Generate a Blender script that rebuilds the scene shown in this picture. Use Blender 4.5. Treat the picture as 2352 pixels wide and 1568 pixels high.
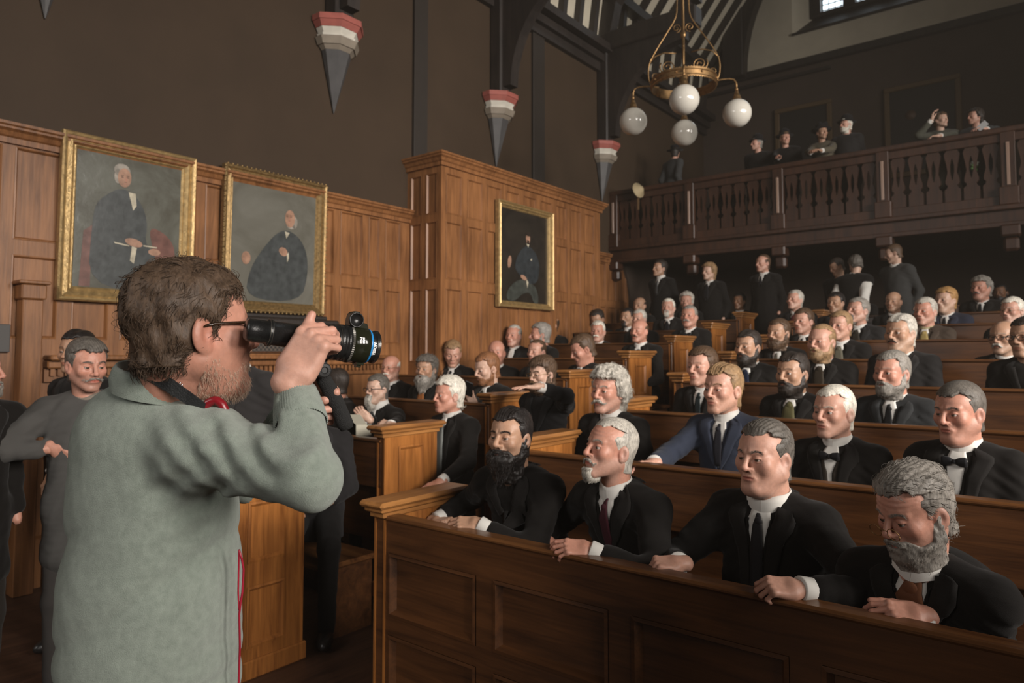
import bpy, math, random
import numpy as np
from mathutils import Vector, Matrix
for o in list(bpy.data.objects): bpy.data.objects.remove(o, do_unlink=True)
SC = bpy.context.scene
COL = SC.collection
# ------------------------------------------------------------------ camera
FPX, CX, CY, CZ = 1609.0, 1176.0, 731.0, 1.7
TH = math.atan((815-CY)/FPX); YAW = math.radians(38.4)
f0 = np.array([-math.sin(YAW), math.cos(YAW), 0.]); RV = np.array([math.cos(YAW), math.sin(YAW), 0.])
ZV = np.array([0, 0, 1.]); FV = f0*math.cos(TH)+ZV*math.sin(TH); UV = -f0*math.sin(TH)+ZV*math.cos(TH)
CAMP = np.array([0, 0, CZ])
def ray(px, py): return FV+RV*(px-CX)/FPX+UV*(CY-py)/FPX
def at_depth(px, py, d): return CAMP+ray(px, py)*d
def on_plane(px, py, ax, v):
    r = ray(px, py); return CAMP+r*(v-CAMP[ax])/r[ax]
cam = bpy.data.cameras.new('camera'); camo = bpy.data.objects.new('camera', cam); COL.objects.link(camo)
cam.sensor_width = 36.0; cam.lens = FPX/2352*36.0; cam.shift_y = -(784-CY)/2352; cam.clip_start = .05
camo.matrix_world = Matrix(((RV[0], UV[0], -FV[0], 0), (RV[1], UV[1], -FV[1], 0), (RV[2], UV[2], -FV[2], CZ), (0, 0, 0, 1)))
cam.dof.use_dof = True; cam.dof.focus_distance = 1.75; cam.dof.aperture_fstop = 5.0
SC.camera = camo
# ------------------------------------------------------------------ light
SC.view_settings.view_transform = 'Standard'; SC.view_settings.look = 'None'
SC.view_settings.gamma = 1; SC.view_settings.use_curve_mapping = False
SC.view_settings.exposure = 0.0
SC.cycles.use_denoising = True; SC.cycles.max_bounces = 4; SC.cycles.diffuse_bounces = 2; SC.cycles.use_adaptive_sampling = True; SC.cycles.adaptive_threshold = .04
SC.cycles.caustics_reflective = False; SC.cycles.caustics_refractive = False
SC.cycles.sample_clamp_indirect = 4.0
W = bpy.data.worlds.new('world'); SC.world = W; W.use_nodes = True
W.node_tree.nodes['Background'].inputs[0].default_value = (.75, .85, 1, 1)
W.node_tree.nodes['Background'].inputs[1].default_value = .5
vs_ = W.node_tree.nodes.new('ShaderNodeVolumeScatter'); vs_.inputs['Density'].default_value = .0032; vs_.inputs['Color'].default_value = (1, .88, .74, 1); vs_.inputs['Anisotropy'].default_value = .2   # thin smoke haze
W.node_tree.links.new(vs_.outputs[0], W.node_tree.nodes['World Output'].inputs['Volume']); SC.cycles.volume_bounces = 0
def area(name, loc, target, sx, sy, power, col, spread=180):
    l = bpy.data.lights.new(name, 'AREA'); l.shape = 'RECTANGLE'; l.size = sx; l.size_y = sy
    l.energy = power; l.color = col; l.spread = math.radians(spread)
    o = bpy.data.objects.new(name, l); COL.objects.link(o); o.location = loc
    o.rotation_euler = (Vector(target)-Vector(loc)).to_track_quat('-Z', 'Y').to_euler()
    return o
# daylight through the tall windows of the right-hand wall (x = 8) and one behind the camera, plus an added roof lamp
WINY = (-4.2, -1.6, 1.0, 3.6, 6.6)
area('window_daylight', (7.75, -4.2, 4.6), (-4, 1, 1.4), 1.5, 3.2, 20, (1, .93, .86), 110)
area('window_daylight', (7.75, -1.6, 4.6), (-4.5, 3, 1.4), 1.5, 3.2, 85, (1, .92, .84), 80)
area('window_daylight', (7.75, 1.0, 4.6), (-5, 4, 1.6), 1.5, 3.2, 190, (1, .92, .84), 80)
area('window_daylight', (7.75, 3.6, 4.6), (-5, 7.0, 2.0), 1.5, 3.2, 215, (1, .93, .86), 80)
area('window_daylight', (7.75, 6.6, 4.8), (-5.5, 9.2, 7.6), 1.5, 3.0, 80, (1, .95, .88), 60)  # added lamp, aimed up to brighten the roof plaster
area('window_daylight', (-3.6, -5.75, 4.6), (-3.6, 4, 1.4), 2.6, 2.4, 52, (1, .95, .90), 80)
# ------------------------------------------------------------------ object helpers
def tag(o, label=None, cat=None, group=None, kind=None):
    if label: o['label'] = label
    if cat: o['category'] = cat
    if group: o['group'] = group
    if kind: o['kind'] = kind
    return o
def thing(name, label, cat, loc=(0, 0, 0), rz=0, group=None):
    o = bpy.data.objects.new(name, None); COL.objects.link(o); o.location = loc; o.rotation_euler = (0, 0, rz)
    o.empty_display_size = .1
    return tag(o, label, cat, group)
def mesh_np(name, V, Q, mat=None, parent=None, smooth=False, col=None, tris=None):
    me = bpy.data.meshes.new(name)
    V = np.asarray(V, np.float32); Q = np.asarray(Q, np.int32)
    nq = len(Q); k = Q.shape[1] if nq else 4
    me.vertices.add(len(V)); me.vertices.foreach_set('co', V.ravel())
    me.loops.add(nq*k); me.loops.foreach_set('vertex_index', Q.ravel())
    me.polygons.add(nq); me.polygons.foreach_set('loop_start', np.arange(0, nq*k, k, dtype=np.int32))
    if smooth: me.polygons.foreach_set('use_smooth', np.ones(nq, bool))
    me.update(calc_edges=True); me.validate()
    if col is not None:
        a = me.color_attributes.new('Col', 'FLOAT_COLOR', 'POINT')
        c = np.ones((len(V), 4), np.float32); c[:, :3] = col; a.data.foreach_set('color', c.ravel())
    if mat: me.materials.append(mat)
    o = bpy.data.objects.new(name, me); COL.objects.link(o)
    if parent: o.parent = parent
    return o
class MB:
    def __init__(s): s.v = []; s.f = []; s.sm = []
    def add(s, vs, fs, smooth=False):
        n = len(s.v); s.v += [tuple(map(float, v)) for v in vs]; s.f += [tuple(i+n for i in f) for f in fs]; s.sm += [smooth]*len(fs); return s
    def box(s, a, b, ch=0.0):
        x0, y0, z0 = a; x1, y1, z1 = b
        if x1 < x0: x0, x1 = x1, x0
        if y1 < y0: y0, y1 = y1, y0
        if z1 < z0: z0, z1 = z1, z0
        if ch <= 0:
            return s.add([(x0,y0,z0),(x1,y0,z0),(x1,y1,z0),(x0,y1,z0),(x0,y0,z1),(x1,y0,z1),(x1,y1,z1),(x0,y1,z1)],
                         [(0,3,2,1),(4,5,6,7),(0,1,5,4),(1,2,6,5),(2,3,7,6),(3,0,4,7)])
        c = min(ch, (x1-x0)/2.01, (y1-y0)/2.01, (z1-z0)/2.01); vs = []; idx = {}
        for i, x in enumerate((x0, x1)):
            for j, y in enumerate((y0, y1)):
                for k, z in enumerate((z0, z1)):
                    sx, sy, sz = (1-2*i)*c, (1-2*j)*c, (1-2*k)*c
                    idx[i,j,k] = len(vs); vs += [(x, y+sy, z+sz), (x+sx, y, z+sz), (x+sx, y+sy, z)]
        fs = []
        q = lambda i,j,k,a: idx[i,j,k]+a
        for i in (0,1): fs.append([q(i,0,0,0), q(i,1,0,0), q(i,1,1,0), q(i,0,1,0)][::(1 if i else -1)])
        for j in (0,1): fs.append([q(0,j,0,1), q(0,j,1,1), q(1,j,1,1), q(1,j,0,1)][::(1 if j else -1)])
        for k in (0,1): fs.append([q(0,0,k,2), q(1,0,k,2), q(1,1,k,2), q(0,1,k,2)][::(1 if k else -1)])
        for j in (0,1):
            for k in (0,1): fs.append([q(0,j,k,1), q(1,j,k,1), q(1,j,k,2), q(0,j,k,2)][::(1 if j==k else -1)])
        for i in (0,1):
            for k in (0,1): fs.append([q(i,0,k,0), q(i,0,k,2), q(i,1,k,2), q(i,1,k,0)][::(1 if i==k else -1)])
        for i in (0,1):
            for j in (0,1): fs.append([q(i,j,0,0), q(i,j,1,0), q(i,j,1,1), q(i,j,0,1)][::(1 if i==j else -1)])
        for i in (0,1):
            for j in (0,1):
                for k in (0,1): fs.append([q(i,j,k,0), q(i,j,k,1), q(i,j,k,2)][::(1 if (i+j+k)%2 == 0 else -1)])
        return s.add(vs, fs)
    def prism(s, poly, axis, a, b):
        # poly: 2D points in the plane of the other two axes (order x,y,z minus axis)
        n = len(poly); o = [i for i in range(3) if i != axis]; vs = []
        for t in (a, b):
            for p in poly:
                v = [0, 0, 0]; v[axis] = t; v[o[0]] = p[0]; v[o[1]] = p[1]; vs.append(v)
        fs = [tuple(range(n)), tuple(range(2*n-1, n-1, -1))]+[(i, i+n, (i+1) % n+n, (i+1) % n) for i in range(n)]
        return s.add(vs, fs)
    def rings(s, rr, closed=True, cap=True, smooth=True):
        n = len(rr[0]); vs = [p for r in rr for p in r]; fs = []
        for k in range(len(rr)-1):
            for i in range(n if closed else n-1):
                j = (i+1) % n; fs.append((k*n+i, k*n+j, (k+1)*n+j, (k+1)*n+i))
        if cap and closed: fs += [tuple(range(n-1, -1, -1)), tuple(range((len(rr)-1)*n, len(rr)*n))]
        return s.add(vs, fs, smooth)
    def lathe(s, prof, org=(0,0,0), axis=(0,0,1), n=24, smooth=True, cap=True):
        ax = Vector(axis).normalized(); t = Vector((1,0,0)) if abs(ax.x) < .9 else Vector((0,1,0))
        u = ax.cross(t).normalized(); w = ax.cross(u); o = Vector(org)
        rr = [[o+ax*h+(u*math.cos(a)+w*math.sin(a))*r for a in [2*math.pi*i/n for i in range(n)]] for r, h in prof]
        return s.rings(rr, True, cap, smooth)
    def tube(s, pts, r, n=8, smooth=True, cap=True):
        P = [Vector(p) for p in pts]; rs = r if hasattr(r, '__len__') else [r]*len(P)
        t0 = (P[1]-P[0]).normalized(); u = t0.orthogonal().normalized(); rr = []
        for i, p in enumerate(P):
            t = ((P[min(i+1, len(P)-1)]-P[max(i-1, 0)])).normalized()
            u = (u-t*u.dot(t)).normalized(); w = t.cross(u)
            rr.append([p+(u*math.cos(2*math.pi*k/n)+w*math.sin(2*math.pi*k/n))*rs[i] for k in range(n)])
        return s.rings(rr, True, cap, smooth)
    def sphere(s, c, r, nu=24, nv=14, sc=(1,1,1)):
        prof = [(max(1e-4, r*math.sin(math.pi*i/nv)), -r*math.cos(math.pi*i/nv)) for i in range(nv+1)]
        n0 = len(s.v); s.lathe(prof, (0,0,0), (0,0,1), nu)
        for i in range(n0, len(s.v)):
            v = s.v[i]; s.v[i] = (v[0]*sc[0]+c[0], v[1]*sc[1]+c[1], v[2]*sc[2]+c[2])
        return s
    def xf(s, M):
        s.v = [tuple(M @ Vector(v)) for v in s.v]; return s
    def build(s, name, mat=None, parent=None, label=None, kind=None):
        me = bpy.data.meshes.new(name); me.from_pydata(s.v, [], s.f)
        me.polygons.foreach_set('use_smooth', s.sm); me.update()
        if mat: me.materials.append(mat)
        o = bpy.data.objects.new(name, me); COL.objects.link(o)
        if parent: o.parent = parent
        if label: o['label'] = label
        if kind: o['kind'] = kind
        return o
def copy_tree(o, parent=None):
    c = o.copy(); COL.objects.link(c)
    if parent: c.parent = parent
    for ch in list(o.children): copy_tree(ch, c)
    return c
# ------------------------------------------------------------------ materials
def newmat(name):
    m = bpy.data.materials.new(name); m.use_nodes = True; nt = m.node_tree
    return m, nt, nt.nodes['Principled BSDF']
def N(nt, t, **k):
    n = nt.nodes.new(t)
    for a, b in k.items(): setattr(n, a, b)
    return n
def ramp(nt, src, stops):
    r = N(nt, 'ShaderNodeValToRGB'); e = r.color_ramp.elements
    while len(e) < len(stops): e.new(.5)
    for i, (p, c) in enumerate(stops): e[i].position = p; e[i].color = (*c, 1)
    nt.links.new(src, r.inputs[0]); return r.outputs[0]
def coords(nt, scale=(1,1,1), gen=False):
    tc = N(nt, 'ShaderNodeTexCoord'); mp = N(nt, 'ShaderNodeMapping'); mp.inputs['Scale'].default_value = scale
    nt.links.new(tc.outputs['Object'], mp.inputs[0]); return mp.outputs[0]
def noise(nt, vec, sc, det=4, rough=.55, dist=0):
    n = N(nt, 'ShaderNodeTexNoise'); n.inputs['Scale'].default_value = sc; n.inputs['Detail'].default_value = det
    n.inputs['Roughness'].default_value = rough; n.inputs['Distortion'].default_value = dist
    nt.links.new(vec, n.inputs['Vector']); return n.outputs['Fac']
def bump(nt, b, src, strength, dist=.01):
    bp = N(nt, 'ShaderNodeBump'); bp.inputs['Strength'].default_value = strength; bp.inputs['Distance'].default_value = dist
    nt.links.new(src, bp.inputs['Height']); nt.links.new(bp.outputs[0], b.inputs['Normal'])
def wood(name, c1, c2, axis=2, rough=.38, grain=9, sc=1.0, gloss=.5):
    m, nt, b = newmat(name); s = [grain*sc]*3; s[axis] = sc*.8
    v = coords(nt, s); f = noise(nt, v, 2.2, 6, .62, .6)
    v2 = coords(nt, [x*6 if i != axis else x*1.5 for i, x in enumerate(s)]); f2 = noise(nt, v2, 2.0, 3, .6)
    mx = N(nt, 'ShaderNodeMath', operation='MULTIPLY_ADD'); mx.inputs[1].default_value = .3
    nt.links.new(f2, mx.inputs[0]); nt.links.new(f, mx.inputs[2])
    v3 = coords(nt, (1,1,1)); f3 = noise(nt, v3, 1.7, 2)
    ad = N(nt, 'ShaderNodeMath', operation='MULTIPLY_ADD'); ad.inputs[1].default_value = .55
    nt.links.new(f3, ad.inputs[0]); nt.links.new(mx.outputs[0], ad.inputs[2])
    mid = tuple((a+bb)/2 for a, bb in zip(c1, c2))
    ml = N(nt, 'ShaderNodeMath', operation='MULTIPLY'); ml.inputs[1].default_value = .6; nt.links.new(ad.outputs[0], ml.inputs[0])
    c = ramp(nt, ml.outputs[0], [(.42, c1), (.55, mid), (.68, c2)])
    nt.links.new(c, b.inputs['Base Color']); b.inputs['Roughness'].default_value = rough
    b.inputs['Specular IOR Level'].default_value = gloss
    bump(nt, b, f2, .12, .004); return m
def plain(name, c, rough=.6, metal=0, nz=0, nsc=8, bmp=0, bsc=60, spec=.5, var=.8, sheen=0):
    m, nt, b = newmat(name); b.inputs['Base Color'].default_value = (*c, 1); b.inputs['Roughness'].default_value = rough
    b.inputs['Metallic'].default_value = metal; b.inputs['Specular IOR Level'].default_value = spec
    if sheen: b.inputs['Sheen Weight'].default_value = sheen; b.inputs['Sheen Roughness'].default_value = .5
    v = coords(nt)
    if nz:
        f = noise(nt, v, nsc, 5)
        nt.links.new(ramp(nt, f, [(.3, tuple(x*(1-nz) for x in c)), (.7, tuple(min(1, x*(1+nz*.6)) for x in c))]), b.inputs['Base Color'])
    if bmp: bump(nt, b, noise(nt, v, bsc, 3), bmp, .004)
    return m
M = {}
M['oak'] = wood('oak', (.14, .046, .010), (.41, .158, .038), 2, .33)
M['oak_wall'] = wood('oak_panelling', (.13, .052, .018), (.30, .13, .048), 2, .42, gloss=.35)
M['oak_dark'] = wood('dark_oak', (.036, .013, .0045), (.12, .045, .014), 0, .36)
M['oak_top'] = wood('oak_rail', (.06, .021, .007), (.18, .075, .024), 0, .30)
M['oak_cap'] = wood('oak_cap', (.16, .06, .016), (.40, .18, .055), 1, .30)
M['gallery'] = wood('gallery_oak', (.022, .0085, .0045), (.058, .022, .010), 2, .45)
M['beam'] = wood('roof_timber', (.012, .009, .008), (.030, .022, .018), 2, .5)
M['wall'] = plain('brown_wall_paint', (.046, .0285, .0165), .7, nz=.12, nsc=1.5, bmp=.15, bsc=90, spec=.25)
M['wall_back'] = plain('brown_back_wall', (.060, .040, .029), .8, nz=.15, nsc=1.5)
M['stripe'] = plain('dark_brown_pier', (.020, .014, .010), .6, nz=.1)
M['plaster'] = plain('cream_plaster', (.55, .49, .38), .85, nz=.12, nsc=2, bmp=.1)
M['floor'] = wood('floorboards', (.030, .014, .009), (.085, .04, .022), 1, .45)
M['stone_red'] = plain('red_painted_stone', (.33, .09, .07), .6, nz=.2)
M['stone_white'] = plain('white_painted_stone', (.62, .58, .50), .6, nz=.15)
M['stone_grey'] = plain('grey_painted_stone', (.065, .062, .062), .55, nz=.2)
M['stone_tan'] = plain('tan_painted_stone', (.24, .20, .155), .6, nz=.15)
M['brass'] = plain('aged_brass', (.36, .22, .10), .48, 1, nz=.35, nsc=30)
M['gilt'] = plain('gilt_gesso', (.44, .30, .13), .40, .55, nz=.35, nsc=25, bmp=.7, bsc=70)
M['gilt_dull'] = plain('dull_gilt', (.30, .195, .08), .45, .6, nz=.45, nsc=40, bmp=.9, bsc=80)
M['globe'] = plain('opal_glass', (.56, .53, .47), .10, 0, spec=.6)
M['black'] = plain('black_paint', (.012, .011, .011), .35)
M['white'] = plain('white_paint', (.8, .8, .78), .4)
# ------------------------------------------------------------------ the setting
def struct(name, mb, mat): 
    o = mb.build(name, mat); o['kind'] = 'structure'; return o
XW, XR, YB, YF = -6.0, 8.0, 14.2, -6.0
ZE = 6.7
b = MB(); b.box((XW-.3, YF-.3, -.2), (XR+.3, YB+.3, 0)); struct('floor', b, M['floor'])
b = MB(); b.box((XW-.3, YF-.3, 0), (XW, YB+.3, ZE)); struct('wall_left', b, M['wall'])
# side hall darkness beyond x=8: plain wall with four tall window openings
b = MB(); ys = [YF-.3]
for y in WINY: ys += [y-.8, y+.8]
ys.append(YB+.3)
for i in range(0, len(ys), 2): b.box((XR, ys[i], 0), (XR+.3, ys[i+1], ZE))
for y in WINY: b.box((XR, y-.8, 0), (XR+.3, y+.8, 2.9)); b.box((XR, y-.8, 6.3), (XR+.3, y+.8, ZE))
struct('wall_right', b, M['wall'])
for i, y in enumerate(WINY):
    b = MB(); b.box((XR+.1, y-.8, 2.9), (XR+.16, y+.8, 2.98)); b.box((XR+.1, y-.8, 6.22), (XR+.16, y+.8, 6.3)); b.box((XR+.1, y-.8, 2.98), (XR+.16, y-.74, 6.22)); b.box((XR+.1, y+.74, 2.98), (XR+.16, y+.8, 6.22)); b.box((XR+.1, y-.03, 2.98), (XR+.16, y+.03, 6.22)); b.box((XR+.1, y-.74, 4.6), (XR+.16, y+.74, 4.66))
    struct('window_%d' % (i+2), b, M['beam'])
b = MB(); b.box((XW-.3, YF-.3, 0), (XR+.3, YF, 16)); struct('wall_front', b, M['wall'])
# back wall : brown below 7.5, gable plaster above with two-light window
b = MB(); b.box((XW-.3, YB, 0), (XR+.3, YB+.3, 7.5)); struct('wall_back', b, M['wall_back'])
b = MB()
wx0, wx1, wz0, wz1 = -3.76, -1.2, 8.50, 11.0
for (a, c) in (((XW-.3, 7.5), (wx0-.35, 15.5)), ((wx1+.35, 7.5), (XR+.3, 15.5)), ((wx0-.35, 7.5), (wx1+.35, wz0-.42)), ((wx0-.35, wz1+.2), (wx1+.35, 15.5))):
    b.box((a[0], YB, a[1]), (c[0], YB+.5, c[1]))
struct('wall_gable', b, M['plaster'])
b = MB()   # splayed reveal
o4 = [(wx0-.35, wz0-.42), (wx1+.35, wz0-.42), (wx1+.35, wz1+.2), (wx0-.35, wz1+.2)]; i4 = [(wx0, wz0), (wx1, wz0), (wx1, wz1), (wx0, wz1)]
for k in range(4):
    j = (k+1) % 4
    if k == 0: continue
    b.add([(o4[k][0], YB, o4[k][1]), (o4[j][0], YB, o4[j][1]), (i4[j][0], YB+.42, i4[j][1]), (i4[k][0], YB+.42, i4[k][1])], [(0,1,2,3)])
struct('trim_21', b, M['plaster'])
b = MB(); b.add([(o4[0][0], YB, o4[0][1]), (o4[1][0], YB, o4[1][1]), (i4[1][0], YB+.42, i4[1][1]), (i4[0][0], YB+.42, i4[0][1])], [(0,1,2,3)])
b.box((wx0-.35, YB-.05, wz0-.45), (wx1+.35, YB+.02, wz0-.41)); struct('trim_22', b, M['beam'])
m, nt, bs = newmat('leaded_daylight'); em = N(nt, 'ShaderNodeEmission'); em.inputs[0].default_value = (.80, .92, 1, 1); em.inputs[1].default_value = 2.2
nt.links.new(em.outputs[0], nt.nodes['Material Output'].inputs[0]); M['daylight'] = m
b = MB(); b.box((wx0, YB+.47, wz0), (wx1, YB+.49, wz1)); w = struct('window_1', b, M['daylight'])
b = MB()
for k in range(0, 5): x = wx0+(wx1-wx0)*k/4; b.box((x-.11, YB+.30, wz0), (x+.11, YB+.47, wz1))
b.box((wx0-.1, YB+.30, wz0-.06), (wx1+.1, YB+.47, wz0+.02))
for k in range(1, 12): b.box((wx0, YB+.45, wz0+k*.11-.006), (wx1, YB+.47, wz0+k*.11+.006))
for k in range(1, 22): x = wx0+(wx1-wx0)*k/22; b.box((x-.005, YB+.45, wz0), (x+.005, YB+.47, wz1))
b.build('leaded_bars', M['beam'], w)
# roof: ashlar strip, slope up to the ridge
PZ = math.tan(math.radians(52)); xa, za = XW+.12, ZE+1.0; XM = 1.0; zr = za+(XM-xa)*PZ
b = MB()
for s in (1, -1):
    mx = lambda x: x if s == 1 else 2*XM-x
    pr = [(mx(XW-.02), ZE), (mx(xa), za), (mx(XM), zr)]
    for k in range(2):
        (x0, z0), (x1, z1) = pr[k], pr[k+1]
        b.add([(x0, YF-.2, z0), (x0, YB+.2, z0), (x1, YB+.2, z1), (x1, YF-.2, z1)], [(0,1,2,3)])
        b.add([(x0-.1*s, YF-.2, z0+.1), (x0-.1*s, YB+.2, z0+.1), (x1-.1*s, YB+.2, z1+.1), (x1-.1*s, YF-.2, z1+.1)], [(3,2,1,0)])
struct('ceiling', b, M['plaster'])
b = MB()
def bar2(b, p, q, w, h):   # square bar from p to q
    p = Vector(p); q = Vector(q); t = (q-p).normalized(); u = Vector((0,1,0)) if abs(t.y) < .9 else Vector((1,0,0)); n = t.cross(u).normalized()
    vs = [e+u*a*w/2+n*c*h/2 for e in (p, q) for a, c in ((-1,-1),(1,-1),(1,1),(-1,1))]
    b.add(vs, [(0,1,2,3),(7,6,5,4),(0,4,5,1),(1,5,6,2),(2,6,7,3),(3,7,4,0)])
y = YF+.2
while y < YB:
    for s in (1, -1):
        mx = lambda x: x if s == 1 else 2*XM-x
        bar2(b, (mx(XW+.04), y, ZE), (mx(xa+.05), y, za+.05), .10, .12)
        bar2(b, (mx(xa+.03), y, za-.02), (mx(XM), y, zr-.05), .10, .14)
    y += .44
struct('trim_23', b, M['beam'])
# wall plates / eaves cornice
b = MB()
for s in (1, -1):
    mx = lambda x: x if s == 1 else 2*XM-x
    b.box((mx(XW), YF, ZE-.02), (mx(XW+.28), YB, ZE+.1)); b.box((mx(XW), YF, ZE-.16), (mx(XW+.16), YB, ZE-.04)); b.box((mx(XW), YF, ZE-.30), (mx(XW+.08), YB, ZE-.16))
    b.box((mx(xa-.02), YF, za-.06), (mx(xa+.2), YB, za+.1))
struct('trim_24', b, M['beam'])
# trusses
def truss(y, i):
    b = MB(); w = .16
    for s in (1, -1):
        mx = lambda x: x if s == 1 else 2*XM-x
        b.box((mx(XW), y-.12, 5.16), (mx(XW+.2), y+.12, ZE+.3), .02)                   # wall post
        b.box((mx(XW), y-.13, ZE+.02), (mx(XW+1.75), y+.13, ZE+.32), .02)               # hammer beam
        # arched brace under the hammer beam
        outer = []; inner = []
        for k in range(13):
            a = math.pi/2*k/12
            cx_, cz_ = XW+1.55, 5.28
            inner.append((cx_-1.22*math.cos(a), cz_+1.28*math.sin(a)))
        poly = [(mx(XW+.1), 5.25)]+[(mx(p[0]), p[1]) for p in inner]+[(mx(XW+1.6), ZE+.05)]+[(mx(XW+.1), ZE+.05)]
        # strip quads so the arch stays concave
        for k in range(12):
            p, q = inner[k], inner[k+1]
            P2 = (XW+.1, p[1]) ; Q2 = (XW+.1, q[1])
            if k > 6: P2 = (p[0], ZE+.05); Q2 = (q[0], ZE+.05)
            if k == 6: P2 = (XW+.1, p[1]); Q2 = (q[0], ZE+.05)
            b.prism([(mx(p[0]), p[1]), (mx(q[0]), q[1]), (mx(Q2[0]), Q2[1]), (mx(P2[0]), P2[1])], 1, y-w/2, y+w/2)
        b.prism([(mx(XW+.1), inner[6][1]), (mx(inner[7][0]), ZE+.05), (mx(XW+.1), ZE+.05)], 1, y-w/2, y+w/2)
        bar2(b, (mx(XW+1.55), y, ZE+.3), (mx(XW+1.55), y, za+1.55*PZ), .2, .2)           # hammer post
        bar2(b, (mx(XW+.1), y, ZE+.2), (mx(xa+.2), y, za+.1), .2, .24)
        bar2(b, (mx(xa+.1), y, za-.15), (mx(XM), y, zr-.25), .22, .3)                    # principal rafter
        # upper arched brace, hammer post to collar
        pts = [(XW+1.6+3.2*(1-math.cos(a)), ZE+.4+3.9*math.sin(a)) for a in [math.pi/2*k/14 for k in range(15)]]
        for k in range(14):
            p, q = pts[k], pts[k+1]; bar2(b, (mx(p[0]), y, p[1]), (mx(q[0]), y, q[1]), .18, .34)
    b.box((-3.6, y-.1, 10.9), (5.6, y+.1, 11.25))
    o = struct('trim_%d' % (25+i), b, M['beam']); return o
for i, y in enumerate((-.8, 1.86, 4.52, 7.2, 9.95)): truss(y, i)
# gable truss: post inset from the wall and a big arch against the plaster
b = MB(); b.box((-5.42, 13.86, 7.4), (-5.0, 14.16, 10.6), .02)
pts = [(-5.0+2.9*(1-math.cos(a)), 7.5+3.1*math.sin(a)) for a in [math.pi/2*k/16 for k in range(17)]]
for k in range(16):
    p, q = pts[k], pts[k+1]; top = lambda r: max(r[1]+.5, 8.6+(r[0]+5)*1.0)
    b.prism([(p[0], p[1]), (q[0], q[1]), (q[0]-.25, top(q)), (p[0]-.25, top(p))], 1, 13.9, 14.14)
b.box((-6, 14.08, 7.38), (8, 14.2, 7.52), .01); b.box((-6, 14.12, 7.2), (-3.4, 14.2, 7.26), .01)
struct('trim_31', b, M['beam'])
# dark flat piers on the left wall
for i, (y0, y1) in enumerate(((5.66, 5.88), (8.02, 8.30))):
    b = MB(); b.box((XW-.01, y0, 3.3), (XW+.045, y1, ZE-.2), .006); struct('trim_%d' % (32+i), b, M['stripe'])
# ------------------------------------------------------------------ panelling
def pan(face, org, ua, na, cols, rows, u0, u1, z0, z1, frame=.03, mould=.022, rec=.016):
    """face: (frame MB, field MB). openings cols x rows inside u0..u1, z0..z1"""
    fm, pm = face; pm = fm; org = Vector(org); ua = Vector(ua); na = Vector(na)
    P = lambda u, z, d: org+ua*u+Vector((0,0,z))+na*d
    def bx(mb, ua0, ub0, za0, zb0, d0, d1):
        vs = [P(u, z, d) for d in (d0, d1) for u, z in ((ua0, za0), (ub0, za0), (ub0, zb0), (ua0, zb0))]
        mb.add(vs, [(0,3,2,1),(4,5,6,7),(0,1,5,4),(1,2,6,5),(2,3,7,6),(3,0,4,7)])
    us = [u0]+[x for c in cols for x in c]+[u1]
    for i in range(0, len(us), 2): bx(fm, us[i], us[i+1], z0, z1, 0, frame)
    zs = [z0]+[x for c in rows for x in c]+[z1]
    for c in cols:
        for i in range(0, len(zs), 2): bx(fm, c[0], c[1], zs[i], zs[i+1], 0, frame)
        for r in rows:
            (a, bb), (c0, d0) = c, r; o_ = [(a, c0), (bb, c0), (bb, d0), (a, d0)]; mm = mould
            i_ = [(a+mm, c0+mm), (bb-mm, c0+mm), (bb-mm, d0-mm), (a+mm, d0-mm)]
            mid = [(a+mm*.45, c0+mm*.45), (bb-mm*.45, c0+mm*.45), (bb-mm*.45, d0-mm*.45), (a+mm*.45, d0-mm*.45)]
            vs = [P(*p, frame+.004) for p in o_]+[P(*p, frame+.006) for p in mid]+[P(*p, frame-rec) for p in i_]
            fs = [(k, (k+1) % 4, 4+(k+1) % 4, 4+k) for k in range(4)]+[(4+k, 4+(k+1) % 4, 8+(k+1) % 4, 8+k) for k in range(4)]
            fm.add(vs, fs); pm.add([P(*p, frame-rec) for p in i_], [(0,1,2,3)])
def crown(b, org, ua, na, u0, u1, z, prof):
    org = Vector(org); ua = Vector(ua); na = Vector(na)
    rr = [[org+ua*u+Vector((0,0,z+h))+na*d for d, h in prof] for u in (u0, u1)]
    b.rings(rr, False, False, False); n = len(prof)
    b.add(rr[0]+[org+ua*u0+Vector((0,0,z+prof[-1][1]))], [tuple(range(n, -1, -1))]); b.add(rr[1]+[org+ua*u1+Vector((0,0,z+prof[-1][1]))], [tuple(range(n+1))])
CR = [(0, -.14), (.03, -.14), (.03, -.10), (.045, -.09), (.06, -.06), (.085, -.045), (.085, -.03), (.10, -.02), (.10, 0), (0, 0)]
X1, Y1, Zv = (1,0,0), (0,1,0), (0,0,1)
# wall panelling on the left wall, before and after the projecting bay
def colset(a, b_, w, g=.07): 
    n = max(1, round((b_-a-g)/(w+g))); ww = (b_-a-g)/n; return [(a+g+i*ww, a+i*ww+ww) for i in range(n)]
TOPZ = 3.22; ROWS = [(.35, 1.15), (1.82, 2.43), (2.54, 3.22)]
fm, pm = MB(), MB()
cl = colset(-6, 1.3, .36)+[(1.40, 1.62), (1.70, 2.0), (2.10, 2.36), (2.45, 2.72), (2.80, 3.06), (3.14, 3.40), (3.5, 3.8), (3.9, 4.2), (4.34, 4.54), (4.62, 4.92), (5.0, 5.16), (5.24, 5.47)]
pan((fm, pm), (XW, 0, 0), Y1, X1, cl, ROWS, YF, 5.6, .0, 3.3, .03)
crown(fm, (XW+.03, 0, 0), Y1, X1, YF, 5.6, 3.37, CR)
fm.build('trim_1', M['oak_wall'], kind='structure')
fm, pm = MB(), MB()
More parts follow.
